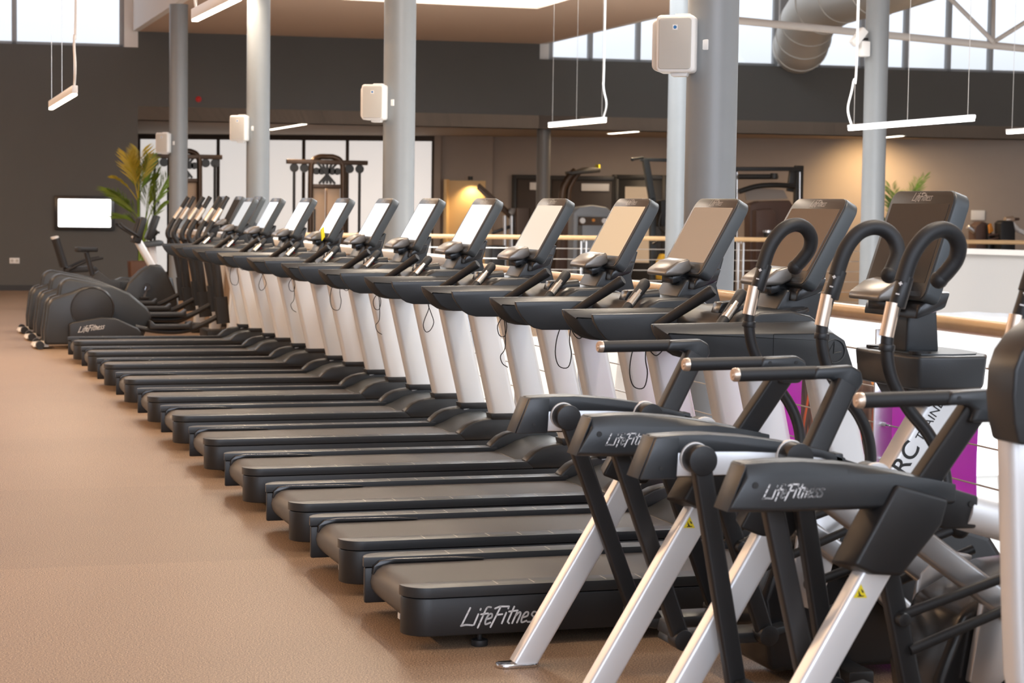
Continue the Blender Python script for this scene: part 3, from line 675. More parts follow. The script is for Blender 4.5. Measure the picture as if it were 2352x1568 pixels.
def paint_reflection(root, i):
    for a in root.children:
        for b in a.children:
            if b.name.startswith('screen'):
                m = SCREEN.copy(); m.name = 'painted_reflection_screen_%d' % (i+1); bs = m.node_tree.nodes['Principled BSDF']
                bs.inputs['Emission Color'].default_value = (*REFL_COL[i], 1); bs.inputs['Emission Strength'].default_value = 1.0
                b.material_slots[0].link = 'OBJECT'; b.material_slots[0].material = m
LAN = {1:1, 2:2, 3:0, 4:2, 5:1, 6:2, 7:0, 8:1, 10:1, 0:1}
trs = []
for i, y in enumerate(TY):
    t = tm0 if i == 0 else copy_tree(tm0)
    paint_reflection(t, i); trs.append(t); t.location = (1.85, y+.29, 0)
    t['label'] = '%s treadmill of the long row, counted from the camera, %s' % (ordn[i], look[i])
for i, k in LAN.items():
    m_ = lanyard(k); o = m_.build('safety_cord', RUB, trs[i]); o.location = (1.20+.03*(i % 3), .33, 1.084)
m_ = MB(); m_.prism([(-.03,-.05),(.03,-.035),(.035,.05),(-.025,.045)], -.003, .003, 'y'); yc_ = m_.build('paper_card', YEL); yc_.location = (1.85+1.62, TY[7]+.29-.27, 1.41); yc_.rotation_euler = (0, -.3, .9)
tag(yc_, 'yellow card tucked beside the keypad of a treadmill at centre left', 'card')
# ================================================================== CROSS TRAINERS
def sweep_rect(mb, a, b, w, d, r=.015, m=0, ey=Vector((0,1,0))):
    a = Vector(a); b = Vector(b); t = (b-a).normalized(); ey = (ey-t*ey.dot(t)).normalized(); ex = ey.cross(t); prof = rrect(w, d, r, 4); n = len(prof); vs = []
    for c in (a, b): vs += [c+ex*p[0]+ey*p[1] for p in prof]
    mb.add(vs, [list(range(n)), list(range(2*n-1,n-1,-1))]+[(i, i+n, (i+1)%n+n, (i+1)%n) for i in range(n)], m)
def make_cross(loc, label, hook_du, foot):
    r = empty('cross_trainer', loc, label, 'cross trainer', 'cross trainers in the foreground')
    H = .335
    for s in (-1, 1):
        def Y(v): return s*v
        # leg, one straight slanted post from floor to handle
        m_ = MB(); sweep_rect(m_, (0, Y(H), .0), (.46, Y(H), .76), .088, .062, .014); lg = m_.build('leg', SILV, r)
        m_ = MB(); m_.prism([(x-.015, Y(H)+y) for x, y in rrect(.16, .08, .035)], .0, .014, 'z'); m_.build('foot_plate', CHROME, lg, .004)
        if s < 0:
            m_ = MB(); m_.prism([(.352-.020,.604),(.352+.020,.602),(.353,.640)], Y(H+.0335), Y(H+.031)); wl = m_.build('warning_label', YEL, lg)
            m_ = MB(); m_.prism([(.345,.625),(.352,.612),(.357,.608),(.350,.607),(.346,.612)], Y(H+.0339), Y(H+.0336)); m_.box(.343,.362,min(Y(H+.0339),Y(H+.0336)),max(Y(H+.0339),Y(H+.0336)),.606,.609); m_.prism([(.352,.628),(.360,.622),(.362,.615),(.356,.618)], Y(H+.0339), Y(H+.0336)); m_.build('warning_symbol', YDARK, wl)
        m_ = MB(); sweep_rect(m_, (.53, Y(H), .88), (.674, Y(.385), 1.118), .074, .056, .012); m_.build('handle_post', BLACK, r)
        # elbow and fixed handle
        m_ = MB(); m_.prism([(.565,1.134),(.575,1.172),(.70,1.176),(.735,1.158),(.742,1.12),(.715,1.085),(.64,1.085),(.655,1.118),(.63,1.134)], Y(.382), Y(.436)); el = m_.build('handle_elbow', CHAR, r, .012, 3)
        for x, z in ((.60,1.155),(.695,1.155)): m_ = MB(); m_.disc((x, Y(.4365), z), .006, 'y', .003, 10); m_.build('screw_hole', YDARK, el)
        m_ = MB(); m_.tube([(.585, Y(.409), 1.153), (.318, Y(.409), 1.150)], .0215, 20); hd = m_.build('fixed_handle', RUB, r)
        m_ = MB(); m_.tube([(.320, Y(.409), 1.150),(.306, Y(.409), 1.150),(.301, Y(.409), 1.150)], [.0218,.0212,.017], 20); m_.disc((.3005, Y(.409), 1.150), .008, 'x', .003, 10); m_.build('end_cap', GOLD, hd)
        # arch: outer cover, top wrap, end cap, inner channel
        top = [(-.0,.980),(.09,.984),(.168,.984),(.30,.973),(.433,.953),(.548,.929),(.63,.900)]
        oc = top+[(.63,.85),(.383,.846),(.081,.847),(-.05,.852)]
        m_ = MB(); m_.prism(oc, Y(.335), Y(.365)); m_.prism(oc, Y(.365), Y(.385), poly2=[(x, min(z, .985-.040*1) if z > .9 and i < 7 else z+.012) for i, (x, z) in enumerate(oc)])
        m_.prism(top+[(x, z) for (x, _), z in zip(reversed(top), (.872,.903,.920,.928,.931,.930,.925))], Y(.275), Y(.337))
        m_.prism([(.0,.978),(.075,.978),(.068,.852),(-.05,.852)], Y(.272), Y(.337))
        m_.prism([(.62,.915),(.625,.86),(.60,.86),(.59,.915)], Y(.275), Y(.337))
        ar = m_.build('arch_cover', CHAR, r, .005, 2)
        m_ = MB(); m_.prism([(-.004,.976),(.0,.976),(-.05,.854),(-.054,.854)], Y(.282), Y(.378)); m_.build('rear_cap', BLACK, ar, .001)
        m_ = MB(); m_.disc((.022, Y(.3865), .925), .009, 'y', .003, 14); m_.build('screw_hole', YDARK, ar)
        m_ = MB(); m_.disc((.015, Y(.2715), .885), .006, 'y', .003, 12); m_.build('screw_hole', YDARK, ar)
        m_ = MB(); m_.prism([(.066,.857),(.066,.940),(.30,.938),(.44,.928),(.60,.895),(.60,.857)], Y(.285), Y(.334)); m_.build('inner_channel', SILV, r, .006)
        if s < 0:
            l2, w = logo_mb('LifeFitness', .037); l2.v = [(v[0]+.045, -.3862, v[1]+.888) for v in l2.v]; l2.build('wordmark', WHITEP, ar, smooth=False)
        # front block + sleeve
        m_ = MB(); m_.prism([(.52,.935),(.60,.905),(.708,.872),(.704,.782),(.60,.784),(.55,.84)], Y(.295), Y(.372)); fb = m_.build('front_block', BLACK, r, .006)
        m_ = MB(); m_.disc((.685, Y(.3735), .852), .009, 'y', .003, 12); m_.build('screw_hole', YDARK, fb)
        m_ = MB(); m_.prism([(.425,.925),(.605,.880),(.585,.800),(.462,.652),(.366,.660),(.288,.690),(.362,.82)], Y(.300), Y(.402), poly2=[(.44,.915),(.60,.870),(.58,.80),(.46,.665),(.375,.672),(.315,.70),(.385,.82)]); m_.build('post_sleeve', BLACK, r, .010, 3)
        m_ = MB(); m_.tube([(.68, Y(.33), .825), (1.0, Y(.30), .735), (1.32, Y(.10), .64)], .052, 16); m_.build('front_tube', SILV, r)
        m_ = MB(); sweep_rect(m_, (.46, Y(.20), .84), (1.05, Y(.20), .42), .075, .05, .014); sweep_rect(m_, (1.05, Y(.20), .42), (1.35, Y(.20), .16), .075, .05, .014); m_.build('lower_tube', ALU, r)
        # pivots and links
        fx = foot[0] if s < 0 else foot[1]
        for px_, nm in ((.125, 'rear'), (.44, 'front')):
            m_ = MB(); m_.disc((px_, Y(.276), .915), .047, 'y', .018, 28); pv = m_.build('pivot', WHITE, r, .003)
            m_ = MB(); m_.disc((px_, Y(.238), .913), .045, 'y', .066, 28); m_.build('pivot_cap', BLACK, pv, .003)
            m_ = MB(); dx = fx-.125; sweep_rect(m_, (px_, Y(.235), .913), (px_+dx, Y(.235), .20), .060, .040, .010); lk = m_.build('swing_link', BLACK, r)
            m_ = MB(); m_.disc((px_+dx, Y(.235), .20), .036, 'y', .07, 20); m_.disc((px_+dx*.56, Y(.26), .513), .020, 'y', .05, 16) if nm == 'front' else None
            m_.build('link_bush', BLACK, lk, .003)
        m_ = MB(); dx = fx-.125
        ft = [(fx-.03,.175),(fx+.02,.165),(.44+dx,.165),(.44+dx+.10,.20),(.44+dx+.10,.225),(.44+dx,.205),(fx-.02,.205)]
        m_.prism(ft, Y(.085), Y(.215)); pd = m_.build('foot_pedal', CHAR, r, .008)
        m_ = MB(); m_.prism([(fx-.03,.20),(fx+.05,.20),(fx+.02,.25),(fx-.02,.245)], Y(.085), Y(.215)); m_.build('heel_stop', BLACK, pd, .006)
        # push rods
        m_ = MB(); m_.tube([(.44+dx*.55, Y(.255), .52), (.98+dx*.2, Y(.27), .665)], .015, 12); m_.tube([(.44+dx*.75, Y(.255), .42), (1.05+dx*.2, Y(.27), .60)], .015, 12); m_.ball((1.0+dx*.2, Y(.27), .672), .036); m_.build('push_rod', RUB, r)
        # moving arm with hook
        h = hook_du[0] if s < 0 else hook_du[1]
        P = [(1.02,.66),(1.045,.78),(1.03,.88),(.985,.965),(.915,1.045),(.855,1.14),(.836,1.25),(.858,1.36),(.885,1.44),(.908,1.51),(.937,1.558),(.975,1.592),(1.022,1.605),(1.065,1.592),(1.092,1.558),(1.094,1.515),(1.075,1.478),(1.050,1.445)]
        yo = [.30,.31,.32,.33,.335,.335,.335,.335,.335,.335,.335,.337,.342,.350,.360,.372,.385,.400]
        Q = [(x+h, Y(b), z) for (x, z), b in zip(P, yo)]
        m_ = MB(); m_.tube(smoothpath(Q[:9], 5), .0205, 16); ma = m_.build('moving_arm', BLACK, r)
        m_ = MB(); m_.tube(smoothpath(Q[8:], 5), .0265, 18); e = Vector(Q[-1]); m_.ball(e, .029); m_.build('hook_grip', RUB, ma)
        m_ = MB(); a_, b_ = Vector(Q[6])+Vector((-.003,0,.02)), Vector(Q[7])+Vector((-.003,0,.015)); m_.tube([a_, b_], .0232, 16); m_.build('sensor_plate', GOLD, ma)
        m_ = MB(); a_ = Vector(Q[6])-Vector((0,0,.015)); m_.disc(a_, .0255, (.1,0,1), .022, 18); m_.build('collar', BLACK, ma, .003)
        m_ = MB(); m_.disc(Vector(Q[8])-Vector((.004,0,.03)), .0265, (.3,0,1), .10, 18); m_.build('button_housing', BLACK, ma, .003)
        if s < 0 or True:
            c_ = Vector(Q[8])-Vector((.004,0,.03)); m_ = MB(); nn = Vector((-.72, -.69, .2)).normalized()
            tt = Vector((.28,0,.96)); sdv = tt.cross(nn).normalized()
            for k, off in ((0,.022),(1,-.012)):
                cc = c_+nn*.0272+tt*off
                m_.bar(cc-sdv*.006, cc+sdv*.006, .004, .002, side=nn)
                if k == 0: m_.bar(cc-tt*.006, cc+tt*.006, .004, .002, side=nn)
            m_.build('button_mark', WHITEP, ma)
    # centre spine with lettering
    m_ = MB(); sweep_rect(m_, (.93, 0, .10), (1.53, 0, 1.06), .118, .11, .018); sp = m_.build('centre_spine', SILV, r)
    d_ = Vector((.60, 0, .96)).normalized(); up_ = Vector((-d_.z, 0, d_.x))
    M3 = Matrix((d_, up_, Vector((0,-1,0)))).transposed()
    t = text_mesh('spine_lettering', 'ARC', .094, YDARK, sp, bold=.001); place(t, Vector((1.258,-.0562,.668))+up_*-.030, M3)
    t = text_mesh('spine_lettering', 'TRAINER', .048, YDARK, sp); place(t, Vector((1.366,-.0562,.840))+up_*-.022, M3)
    # drive housing and feet
    m_ = MB(); m_.prism([(.76,.04),(.72,.30),(.80,.50),(1.0,.60),(1.25,.62),(1.62,.50),(1.78,.28),(1.80,.04)], -.155, .155); hs = m_.build('drive_housing', BLACKG, r, .03, 3)
    for x in (.98, 1.66): m_ = MB(); m_.box(x, x+.1, -.32, .32, .0, .07); m_.build('floor_stabiliser', BLACK, r, .012)
    for s in (-1, 1):
        m_ = MB(); m_.prism([(.80,.30),(.84,.55),(.92,.62),(1.02,.60),(.94,.32),(.88,.27)], s*.17, s*.20); m_.disc((.86, s*.205, .56), .03, 'y', .02, 18); m_.build('link_plate', ALU, r, .006)
    # shelf tray, neck, console
    tray = [(1.25,-.18),(1.27,-.23),(1.40,-.255),(1.52,-.235),(1.575,-.15),(1.59,0),(1.575,.15),(1.52,.235),(1.40,.255),(1.27,.23),(1.25,.18)]
    m_ = MB(); m_.prism(tray, 1.035, 1.155, 'z', poly2=[(1.42+(x-1.42)*1.05, y*1.05) for x, y in tray]); ty = m_.build('shelf_tray', CHAR, r, .012, 3)
    m_ = MB(); m_.prism([(1.42+(x-1.42)*.86, y*.88) for x, y in tray], 1.156, 1.160, 'z'); m_.build('tray_insert', SLATE, ty)
    for s in (-1, 1):
        m_ = MB(); m_.disc((1.31, s*.16, 1.162), .040, 'z', .010, 24); m_.build('cup_holder', BLACKG, ty)
    m_ = MB(); m_.prism([(1.27,1.05),(1.40,1.03),(1.43,.99),(1.38,.96),(1.31,.99)], -.12, .12); m_.build('tray_underside', BLACK, ty, .01)
    m_ = MB(); m_.prism([(1.295,1.155),(1.43,1.155),(1.415,1.335),(1.30,1.35)], -.085, .085); m_.build('console_neck', CHAR, r, .012, 3)
    console(r, (1.277,1.350), (1.403,1.737), .062, .235, BLACK, SCREEND)
    return r
make_cross((2.2, 6.432, 0), 'black and silver cross trainer next to the nearest treadmill, its console in view', (0, .035), (.385, .40))
make_cross((2.2, 5.219, 0), 'nearest cross trainer, yellow warning triangle on its outer leg, cut by right edge', (-.02, -.045), (.30, .262))
# ------------------------------------------------------------------ machine at the right edge (tall silver side panel under a black hood)
YM = 4.15
def mp(px, py, y=YM): p = at_y(px, py, y); return (p.x, p.z)
st = empty('step_machine', (mp(2400,1400)[0]+.25, YM+.25, 0), 'silver and black machine side panel filling the right edge of the frame', 'exercise machine')
ox = st.location.x; oy = st.location.y
def lp(px, py): a, b = mp(px, py); return (a-ox, b)
e0, e1 = lp(2284,1000), lp(2298,1556)
m_ = MB(); m_.prism([lp(2281,985), lp(2284,1100), lp(2291,1400), lp(2296,1540), (e1[0]+.03,.42), (e1[0]+.10,.20), (e1[0]+.16,.03), (e1[0]+.62,.03), (e1[0]+.55,.6), (e0[0]+.45,1.05)], -.33, -.25); m_.build('side_panel', SILV, st, .022, 4)
m_ = MB(); m_.prism([lp(2281,985), lp(2284,1100), lp(2291,1400), lp(2296,1540), (e1[0]+.03,.42), (e1[0]+.10,.20), (e1[0]+.16,.03), (e1[0]+.62,.03), (e1[0]+.55,.6), (e0[0]+.45,1.05)], -1.02, -.94); m_.build('side_panel', SILV, st, .022, 4)
hood = [lp(2276,1006), lp(2266,960), lp(2262,900), lp(2266,840), lp(2280,800), lp(2305,765), lp(2352,728), lp(2420,690), lp(2500,690), lp(2500,860), lp(2400,930), lp(2352,965), lp(2310,1002), lp(2290,1010)]
m_ = MB(); m_.prism(hood, -.375, -.25); hd = m_.build('hood', CHAR, st, .022, 4)
m_ = MB(); m_.prism(hood, -1.055, -.92); m_.build('hood', CHAR, st, .022, 4)
for a_ in (lp(2304,832), lp(2311,966)): m_ = MB(); m_.disc((a_[0], -.3765, a_[1]), .0065, 'y', .004, 14); m_.build('screw_hole', YDARK, hd)
m_ = MB(); m_.prism([(e1[0]+.2,.03),(e1[0]+.2,.35),(e1[0]+.55,.5),(e0[0]+.4,1.0),(e1[0]+1.0,1.0),(e1[0]+1.0,.03)], -.94, -.25); m_.build('drive_housing', BLACK, st, .02)
# ================================================================== ELLIPTICALS + BIKES (far left)
def make_elliptical(label, loc):
    r = empty('elliptical_trainer', loc, label, 'elliptical trainer', 'elliptical trainers at the far end')
    m_ = MB(); m_.prism([(.17,.06),(.15,.55),(.18,.72),(.24,.775),(.30,.785),(.76,.70),(.95,.62),(1.15,.45),(1.20,.36),(1.1,.10)], -.14, .14); m_.build('drive_housing', CHAR, r, .03, 3)
    for s in (-1, 1):
        def Y(v): return s*v
        m_ = MB(); out = [(.0,.05),(-.005,.2),(.03,.49),(.08,.57),(.30,.638),(.40,.68)]+[(.52+.255*math.cos(a), .45+.255*math.sin(a)) for a in [math.radians(110-k*20) for k in range(9)]]+[(.72,.05)]
        m_.prism(out, Y(.14), Y(.27)); cv = m_.build('wheel_cover', CHAR, r, .03, 3)
        m_ = MB(); pts = [(.52+.235*math.cos(k*PI/16), Y(.272), .45+.235*math.sin(k*PI/16)) for k in range(33)]; m_.tube(pts, .006, 6, caps=False); m_.build('cover_ring', BLACKG, cv)
        m_ = MB(); m_.disc((.52, Y(.272), .45), .225, 'y', .012, 36); m_.build('wheel_disc', BLACK, cv, .004)
        m_ = MB(); m_.prism([(.26,.05),(.255,.285),(.30,.305),(.62,.36),(.78,.345),(1.02,.235),(1.06,.19),(1.06,.06)], Y(.20), Y(.33)); sk = m_.build('base_skirt', BLACK, r, .02, 3)
        if s < 0:
            lg, w = logo_mb('LifeFitness', .06); a_ = math.radians(8)
            lg.v = [(.36+v[0]*math.cos(a_), -.332, .19+v[0]*math.sin(a_)+v[1]) for v in lg.v]; lg.build('wordmark', GREYP, sk, smooth=False)
        zz = .22 if s < 0 else .33
        m_ = MB(); m_.tube(smoothpath([(1.0, Y(.24), zz+.02),(1.3, Y(.24), zz-.03),(1.62, Y(.24), zz-.01),(1.97, Y(.25), zz+.16)]), .030, 12); m_.build('pedal_arm', BLACK, r)
        m_ = MB(); m_.prism([(1.15,zz),(1.15,zz+.09),(1.17,zz+.10),(1.22,zz+.05),(1.58,zz+.05),(1.63,zz+.09),(1.63,zz)], Y(.13), Y(.32)); m_.build('foot_pedal', BLACK, r, .012)
        m_ = MB(); sweep_rect(m_, (1.99, Y(.26), zz+.06), (1.96, Y(.26), zz+.36), .15, .10, .03); m_.build('arm_sleeve', BLACK, r)
        m_ = MB(); m_.tube(smoothpath([(1.96, Y(.26), zz+.3),(1.90, Y(.27), .95),(1.84, Y(.28), 1.12),(1.78, Y(.28), 1.24),(1.82, Y(.28), 1.36),(1.92, Y(.27), 1.52),(2.04, Y(.25), 1.72)]), [.05]*8+[.032]*17+[.028]*12, 12); am = m_.build('moving_arm', BLACK, r)
        m_ = MB(); m_.tube([(1.87, Y(.275), 1.44),(1.96, Y(.263), 1.58)], .033, 12); m_.build('sensor_plate', SENS, am)
        m_ = MB(); m_.tube(smoothpath([(2.2, Y(.10), 1.10),(2.0, Y(.20), 1.16),(1.80, Y(.22), 1.20)]), .02, 10); m_.build('fixed_handle', BLACK, r)
        m_ = MB(); m_.tube([(-.05, Y(.20), .045),(-.05, Y(.30), .045)], .045, 16); m_.build('transport_wheel', RUB, r)
    m_ = MB(); m_.prism([(-.12,.02),(-.10,.055),(.05,.07),(.05,.02)], -.22, .22); m_.build('rear_foot', WHITE, r, .01)
    m_ = MB(); sweep_rect(m_, (2.14,0,.10), (2.22,0,1.15), .14, .12, .03); m_.build('mast', SILV, r)
    m_ = MB(); m_.prism([(2.0,.0),(2.0,.12),(2.45,.12),(2.45,0)], -.30, .30); m_.build('front_base', BLACK, r, .02)
    m_ = MB(); m_.prism([(2.05,1.12),(2.10,1.22),(2.35,1.22),(2.42,1.12),(2.3,1.05)], -.2, .2); m_.build('shelf_tray', CHAR, r, .015)
    m_ = MB(); m_.prism([(2.2,1.2),(2.34,1.2),(2.42,1.42),(2.32,1.42)], -.09, .09); m_.build('console_neck', CHAR, r, .01)
    console(r, (2.26,1.385), (2.435,1.735))
    return r
el0 = make_elliptical('nearest black elliptical trainer beyond the last treadmill, with its wordmark on the base', (1.73, 22.88, 0))
el1 = copy_tree(el0); el1.location = (1.74, 24.22, 0); el1['label'] = 'middle black elliptical trainer, half hidden behind the nearest one'
el2 = copy_tree(el0); el2.location = (1.74, 25.50, 0); el2['label'] = 'farthest black elliptical trainer, its rear wheel cover just showing at far left'
def make_bike(loc, label):
    r = empty('exercise_bike', loc, label, 'exercise bike', 'exercise bikes at the far end')
    for s in (-1, 1):
        m_ = MB(); m_.prism([(.60,.06),(.58,.35),(.68,.55),(.85,.72),(.98,.80),(1.12,.80),(1.22,.66),(1.34,.38),(1.34,.06)], s*.03, s*.13); cv = m_.build('drive_housing', CHAR, r, .03, 3)
        m_ = MB(); m_.disc((.93, s*.14, .50), .05, 'y', .03, 20); m_.bar((.93, s*.16, .50), (.89, s*.16, .36), .03, .02); m_.build('crank', CHROME, r)
        m_ = MB(); m_.box(.83, .95, s*.18-.045, s*.18+.045, .34, .37); m_.build('pedal', RUB, r, .008)
    m_ = MB(); m_.prism([(.10,.50),(.10,.62),(.30,.60),(.9,.58),(.9,.40),(.3,.42)], -.05, .05); m_.build('frame_beam', CHAR, r, .02, 3)
    m_ = MB(); m_.prism([(.10,.05),(.16,.6),(.30,.72),(.46,.60),(.60,.58),(.60,.05)], -.07, .07); m_.build('seat_tower', BLACK, r, .02)
    m_ = MB(); m_.tube([(.22,0,.65),(.14,0,.96)], .035, 14); m_.build('seat_post', BLACK, r)
    m_ = MB(); m_.prism([(-.01,-.09),(.0,-.12),(.06,-.125),(.14,-.06),(.28,-.03),(.30,0),(.28,.03),(.14,.06),(.06,.125),(0,.12),(-.01,.09)], .965, 1.03, 'z'); m_.build('saddle', RUB, r, .02, 3)
    m_ = MB(); sweep_rect(m_, (1.05,0,.72), (.78,0,1.20), .10, .12, .03); m_.build('mast', SILV, r)
    m_ = MB(); m_.box(-.05,.08,-.28,.28,0,.06); m_.box(1.2,1.34,-.28,.28,0,.06); m_.box(0,1.3,-.05,.05,.02,.09); m_.build('floor_frame', BLACK, r, .015)
    m_ = MB(); m_.prism([(.74,1.10),(.85,1.45),(.93,1.43),(.84,1.08)], -.2, .2); c = m_.build('console', BLACK, r, .02, 3)
    m_ = MB(); m_.prism([(.748,1.15),(.832,1.42),(.829,1.421),(.745,1.151)], -.17, .17); m_.build('screen', SCREEN, c)
    for s in (-1, 1):
        m_ = MB(); m_.tube(smoothpath([(.84, s*.12, 1.16),(.78, s*.24, 1.20),(.62, s*.27, 1.30),(.56, s*.25, 1.36)]), .018, 10); m_.build('handlebar', RUB, r)
    return r
b0 = make_bike((2.50, 27.3, 0), 'upright exercise bike with a raised saddle behind the elliptical trainers'); del b0['group']
rb = empty('recumbent_bike', (2.05, 30.6, 0), 'recumbent bike with a tall black padded backrest at far left', 'exercise bike')
a_ = at_y(127,547,30.6); b_ = at_y(147,612,30.6)
m_ = MB(); xf = Matrix.Translation((a_.x-2.05, 0, 0))
sweep_rect(m_, (a_.x-2.05, 0, a_.z), (b_.x-2.05, 0, b_.z), .10, .40, .045); m_.build('backrest', RUB, rb, .0)
m_ = MB(); sweep_rect(m_, (a_.x-2.055, 0, a_.z-.005), (a_.x-2.062, 0, a_.z+.025), .10, .38, .045); m_.build('backrest_cap', WHITE, rb)
m_ = MB(); m_.tube([(b_.x-2.05,0,b_.z+.02),(b_.x-2.0,0,.62)], .03, 12); m_.build('backrest_post', BLACK, rb)
m_ = MB(); m_.prism([(b_.x-2.05,.56),(b_.x-2.05,.64),(b_.x-1.6,.68),(b_.x-1.55,.60)], -.2, .2); m_.build('seat', RUB, rb, .02)
for s in (-1, 1):
    m_ = MB(); m_.tube(smoothpath([(b_.x-2.0, s*.24, .62),(b_.x-1.75, s*.26, .74),(b_.x-1.5, s*.26, .80)]), .02, 10); m_.build('side_handle', RUB, rb)
m_ = MB(); m_.prism([(b_.x-2.1,.0),(b_.x-2.1,.14),(b_.x-1.2,.5),(b_.x-.9,.5),(b_.x-.8,.0)], -.12, .12); m_.build('frame', CHAR, rb, .02)
c_ = at_y(364,650,30.6); d_ = at_y(347,566,30.6)
m_ = MB(); sweep_rect(m_, (c_.x-2.05, 0, c_.z-.1), (d_.x-2.05, 0, d_.z), .12, .12, .03); m_.build('mast', SILV, rb)
m_ = MB(); m_.prism([(c_.x-2.5,.0),(c_.x-2.45,.4),(c_.x-2.2,.55),(c_.x-1.85,.5),(c_.x-1.75,.0)], -.13, .13); m_.box(b_.x-2.1, c_.x-1.8, -.06, .06, .02, .14); m_.build('drive_housing', CHAR, rb, .02)
m_ = MB(); m_.prism([(d_.x-2.23, d_.z-.02),(d_.x-2.15, d_.z+.07),(d_.x-1.90, d_.z+.10),(d_.x-1.86, d_.z+.02)], -.2, .2); m_.build('shelf_tray', SLATE, rb, .02)
m_ = MB(); m_.prism([(d_.x-2.14, d_.z+.12),(d_.x-2.0, d_.z+.48),(d_.x-1.93, d_.z+.46),(d_.x-2.06, d_.z+.08)], -.2, .2); m_.build('console', BLACK, rb, .02)
# ================================================================== PALMS
def frond(mb, base, tip, droop, n, ll, mi=0, w=.015):
    base = Vector(base); tip = Vector(tip); mid = (base+tip)/2+Vector((0,0,droop)); pts = []
    for k in range(13):
        t = k/12; pts.append(base*(1-t)**2+mid*2*t*(1-t)+tip*t*t)
    mb.tube(pts, [.010-.0007*k for k in range(13)], 6, mi)
    for k in range(n):
        t = .28+.72*k/(n-1); i = min(int(t*12), 11); p = pts[i].lerp(pts[i+1], t*12-i); d = (pts[i+1]-pts[i]).normalized()
        sd = d.cross(Vector((0,0,1)));
        if sd.length < .1: sd = Vector((1,0,0))
        sd.normalize(); up = sd.cross(d)
        for s in (-1, 1):
            L_ = ll*(.55+.45*math.sin(PI*min(1,.15+t*.8)))*random.uniform(.85,1.1)
            dr = (d*.75+sd*s*.62+up*random.uniform(-.1,.25)).normalized(); q = p+dr*L_-Vector((0,0,.12*L_)); m = p+dr*L_*.5
            wv = up.cross(dr).normalized()*w*.5 if up.cross(dr).length > .01 else Vector((0,0,w*.5))
            wv = (d*.4+wv.normalized()*.6).normalized()*w*.5
            mb.add([p, m+wv+up*.004, q, m-wv+up*.004], [(0,1,2),(0,2,3)], mi)
def palm(px, Y, pot_w, pot_h, fronds, label, mats, pot_label=True):
    c = at_y(px, 500, Y)
    r = empty('potted_palm', (c.x, c.y, 0), label, 'plant')
    m_ = MB(); h = pot_h; m_.prism([(-pot_w/2*.8,-pot_w/2*.8),(pot_w/2*.8,-pot_w/2*.8),(pot_w/2*.8,pot_w/2*.8),(-pot_w/2*.8,pot_w/2*.8)], 0, h, 'z', poly2=[(-pot_w/2,-pot_w/2),(pot_w/2,-pot_w/2),(pot_w/2,pot_w/2),(-pot_w/2,pot_w/2)]); m_.build('planter', POT, r, .02)
    m_ = MB(); m_.box(-pot_w/2*.9, pot_w/2*.9, -pot_w/2*.9, pot_w/2*.9, h-.06, h+.004); m_.build('soil', SEATB, r)
    st_ = MB()
    for k, (b, t, dr, n, ll, mi) in enumerate(fronds):
        bb_ = at_y(*b, Y); tt_ = at_y(*t, Y); dy = random.uniform(-.35,.35)
        st_.tube(smoothpath([(random.uniform(-.05,.05), random.uniform(-.05,.05), h-.02), ((bb_.x-c.x)*.6, dy*.2, (h+bb_.z)/2), (bb_.x-c.x, dy*.3, bb_.z)]), .012, 8)
        m_ = MB(); frond(m_, (bb_.x-c.x, dy*.3, bb_.z), (tt_.x-c.x, dy, tt_.z), dr, n, ll, mi); m_.build('frond', mats, r, smooth=False)
    st_.build('stem', LEAF, r)
    return r
random.seed(21)
palm(325, 33.0, .42, .68, [((316,455),(290,362),.10,26,.42,1),((316,455),(318,352),.0,26,.46,1),((318,456),(340,368),.0,26,.42,0),((316,460),(262,408),.14,16,.22,1),((318,462),(328,375),.0,24,.4,0),
    ((330,520),(248,440),.16,30,.42,0),((330,522),(258,446),.10,28,.42,0),((336,500),(360,395),.05,28,.40,0),((338,505),(378,410),.05,28,.42,0),((334,510),(345,415),.05,28,.42,0),((330,530),(284,500),.1,20,.4,0),((345,520),(372,470),.08,22,.3,0)],
    'yellow-green potted palm beside the wall television at left', [LEAF, LEAFY])
palm(2068, 36.0, .45, .60, [((2060,540),(2032,430),.05,26,.40,0),((2060,540),(2046,450),.0,26,.40,0),((2068,530),(2136,406),.06,30,.36,0),((2066,530),(2120,415),.06,28,.36,0),((2062,545),(2030,500),.05,20,.36,0),((2066,540),(2090,440),.05,26,.36,0),((2060,560),(2034,560),.05,16,.3,0),((2072,540),(2110,480),.05,20,.3,0)],
    'green potted palm against the warm lit wall at right', [LEAFD, LEAF])
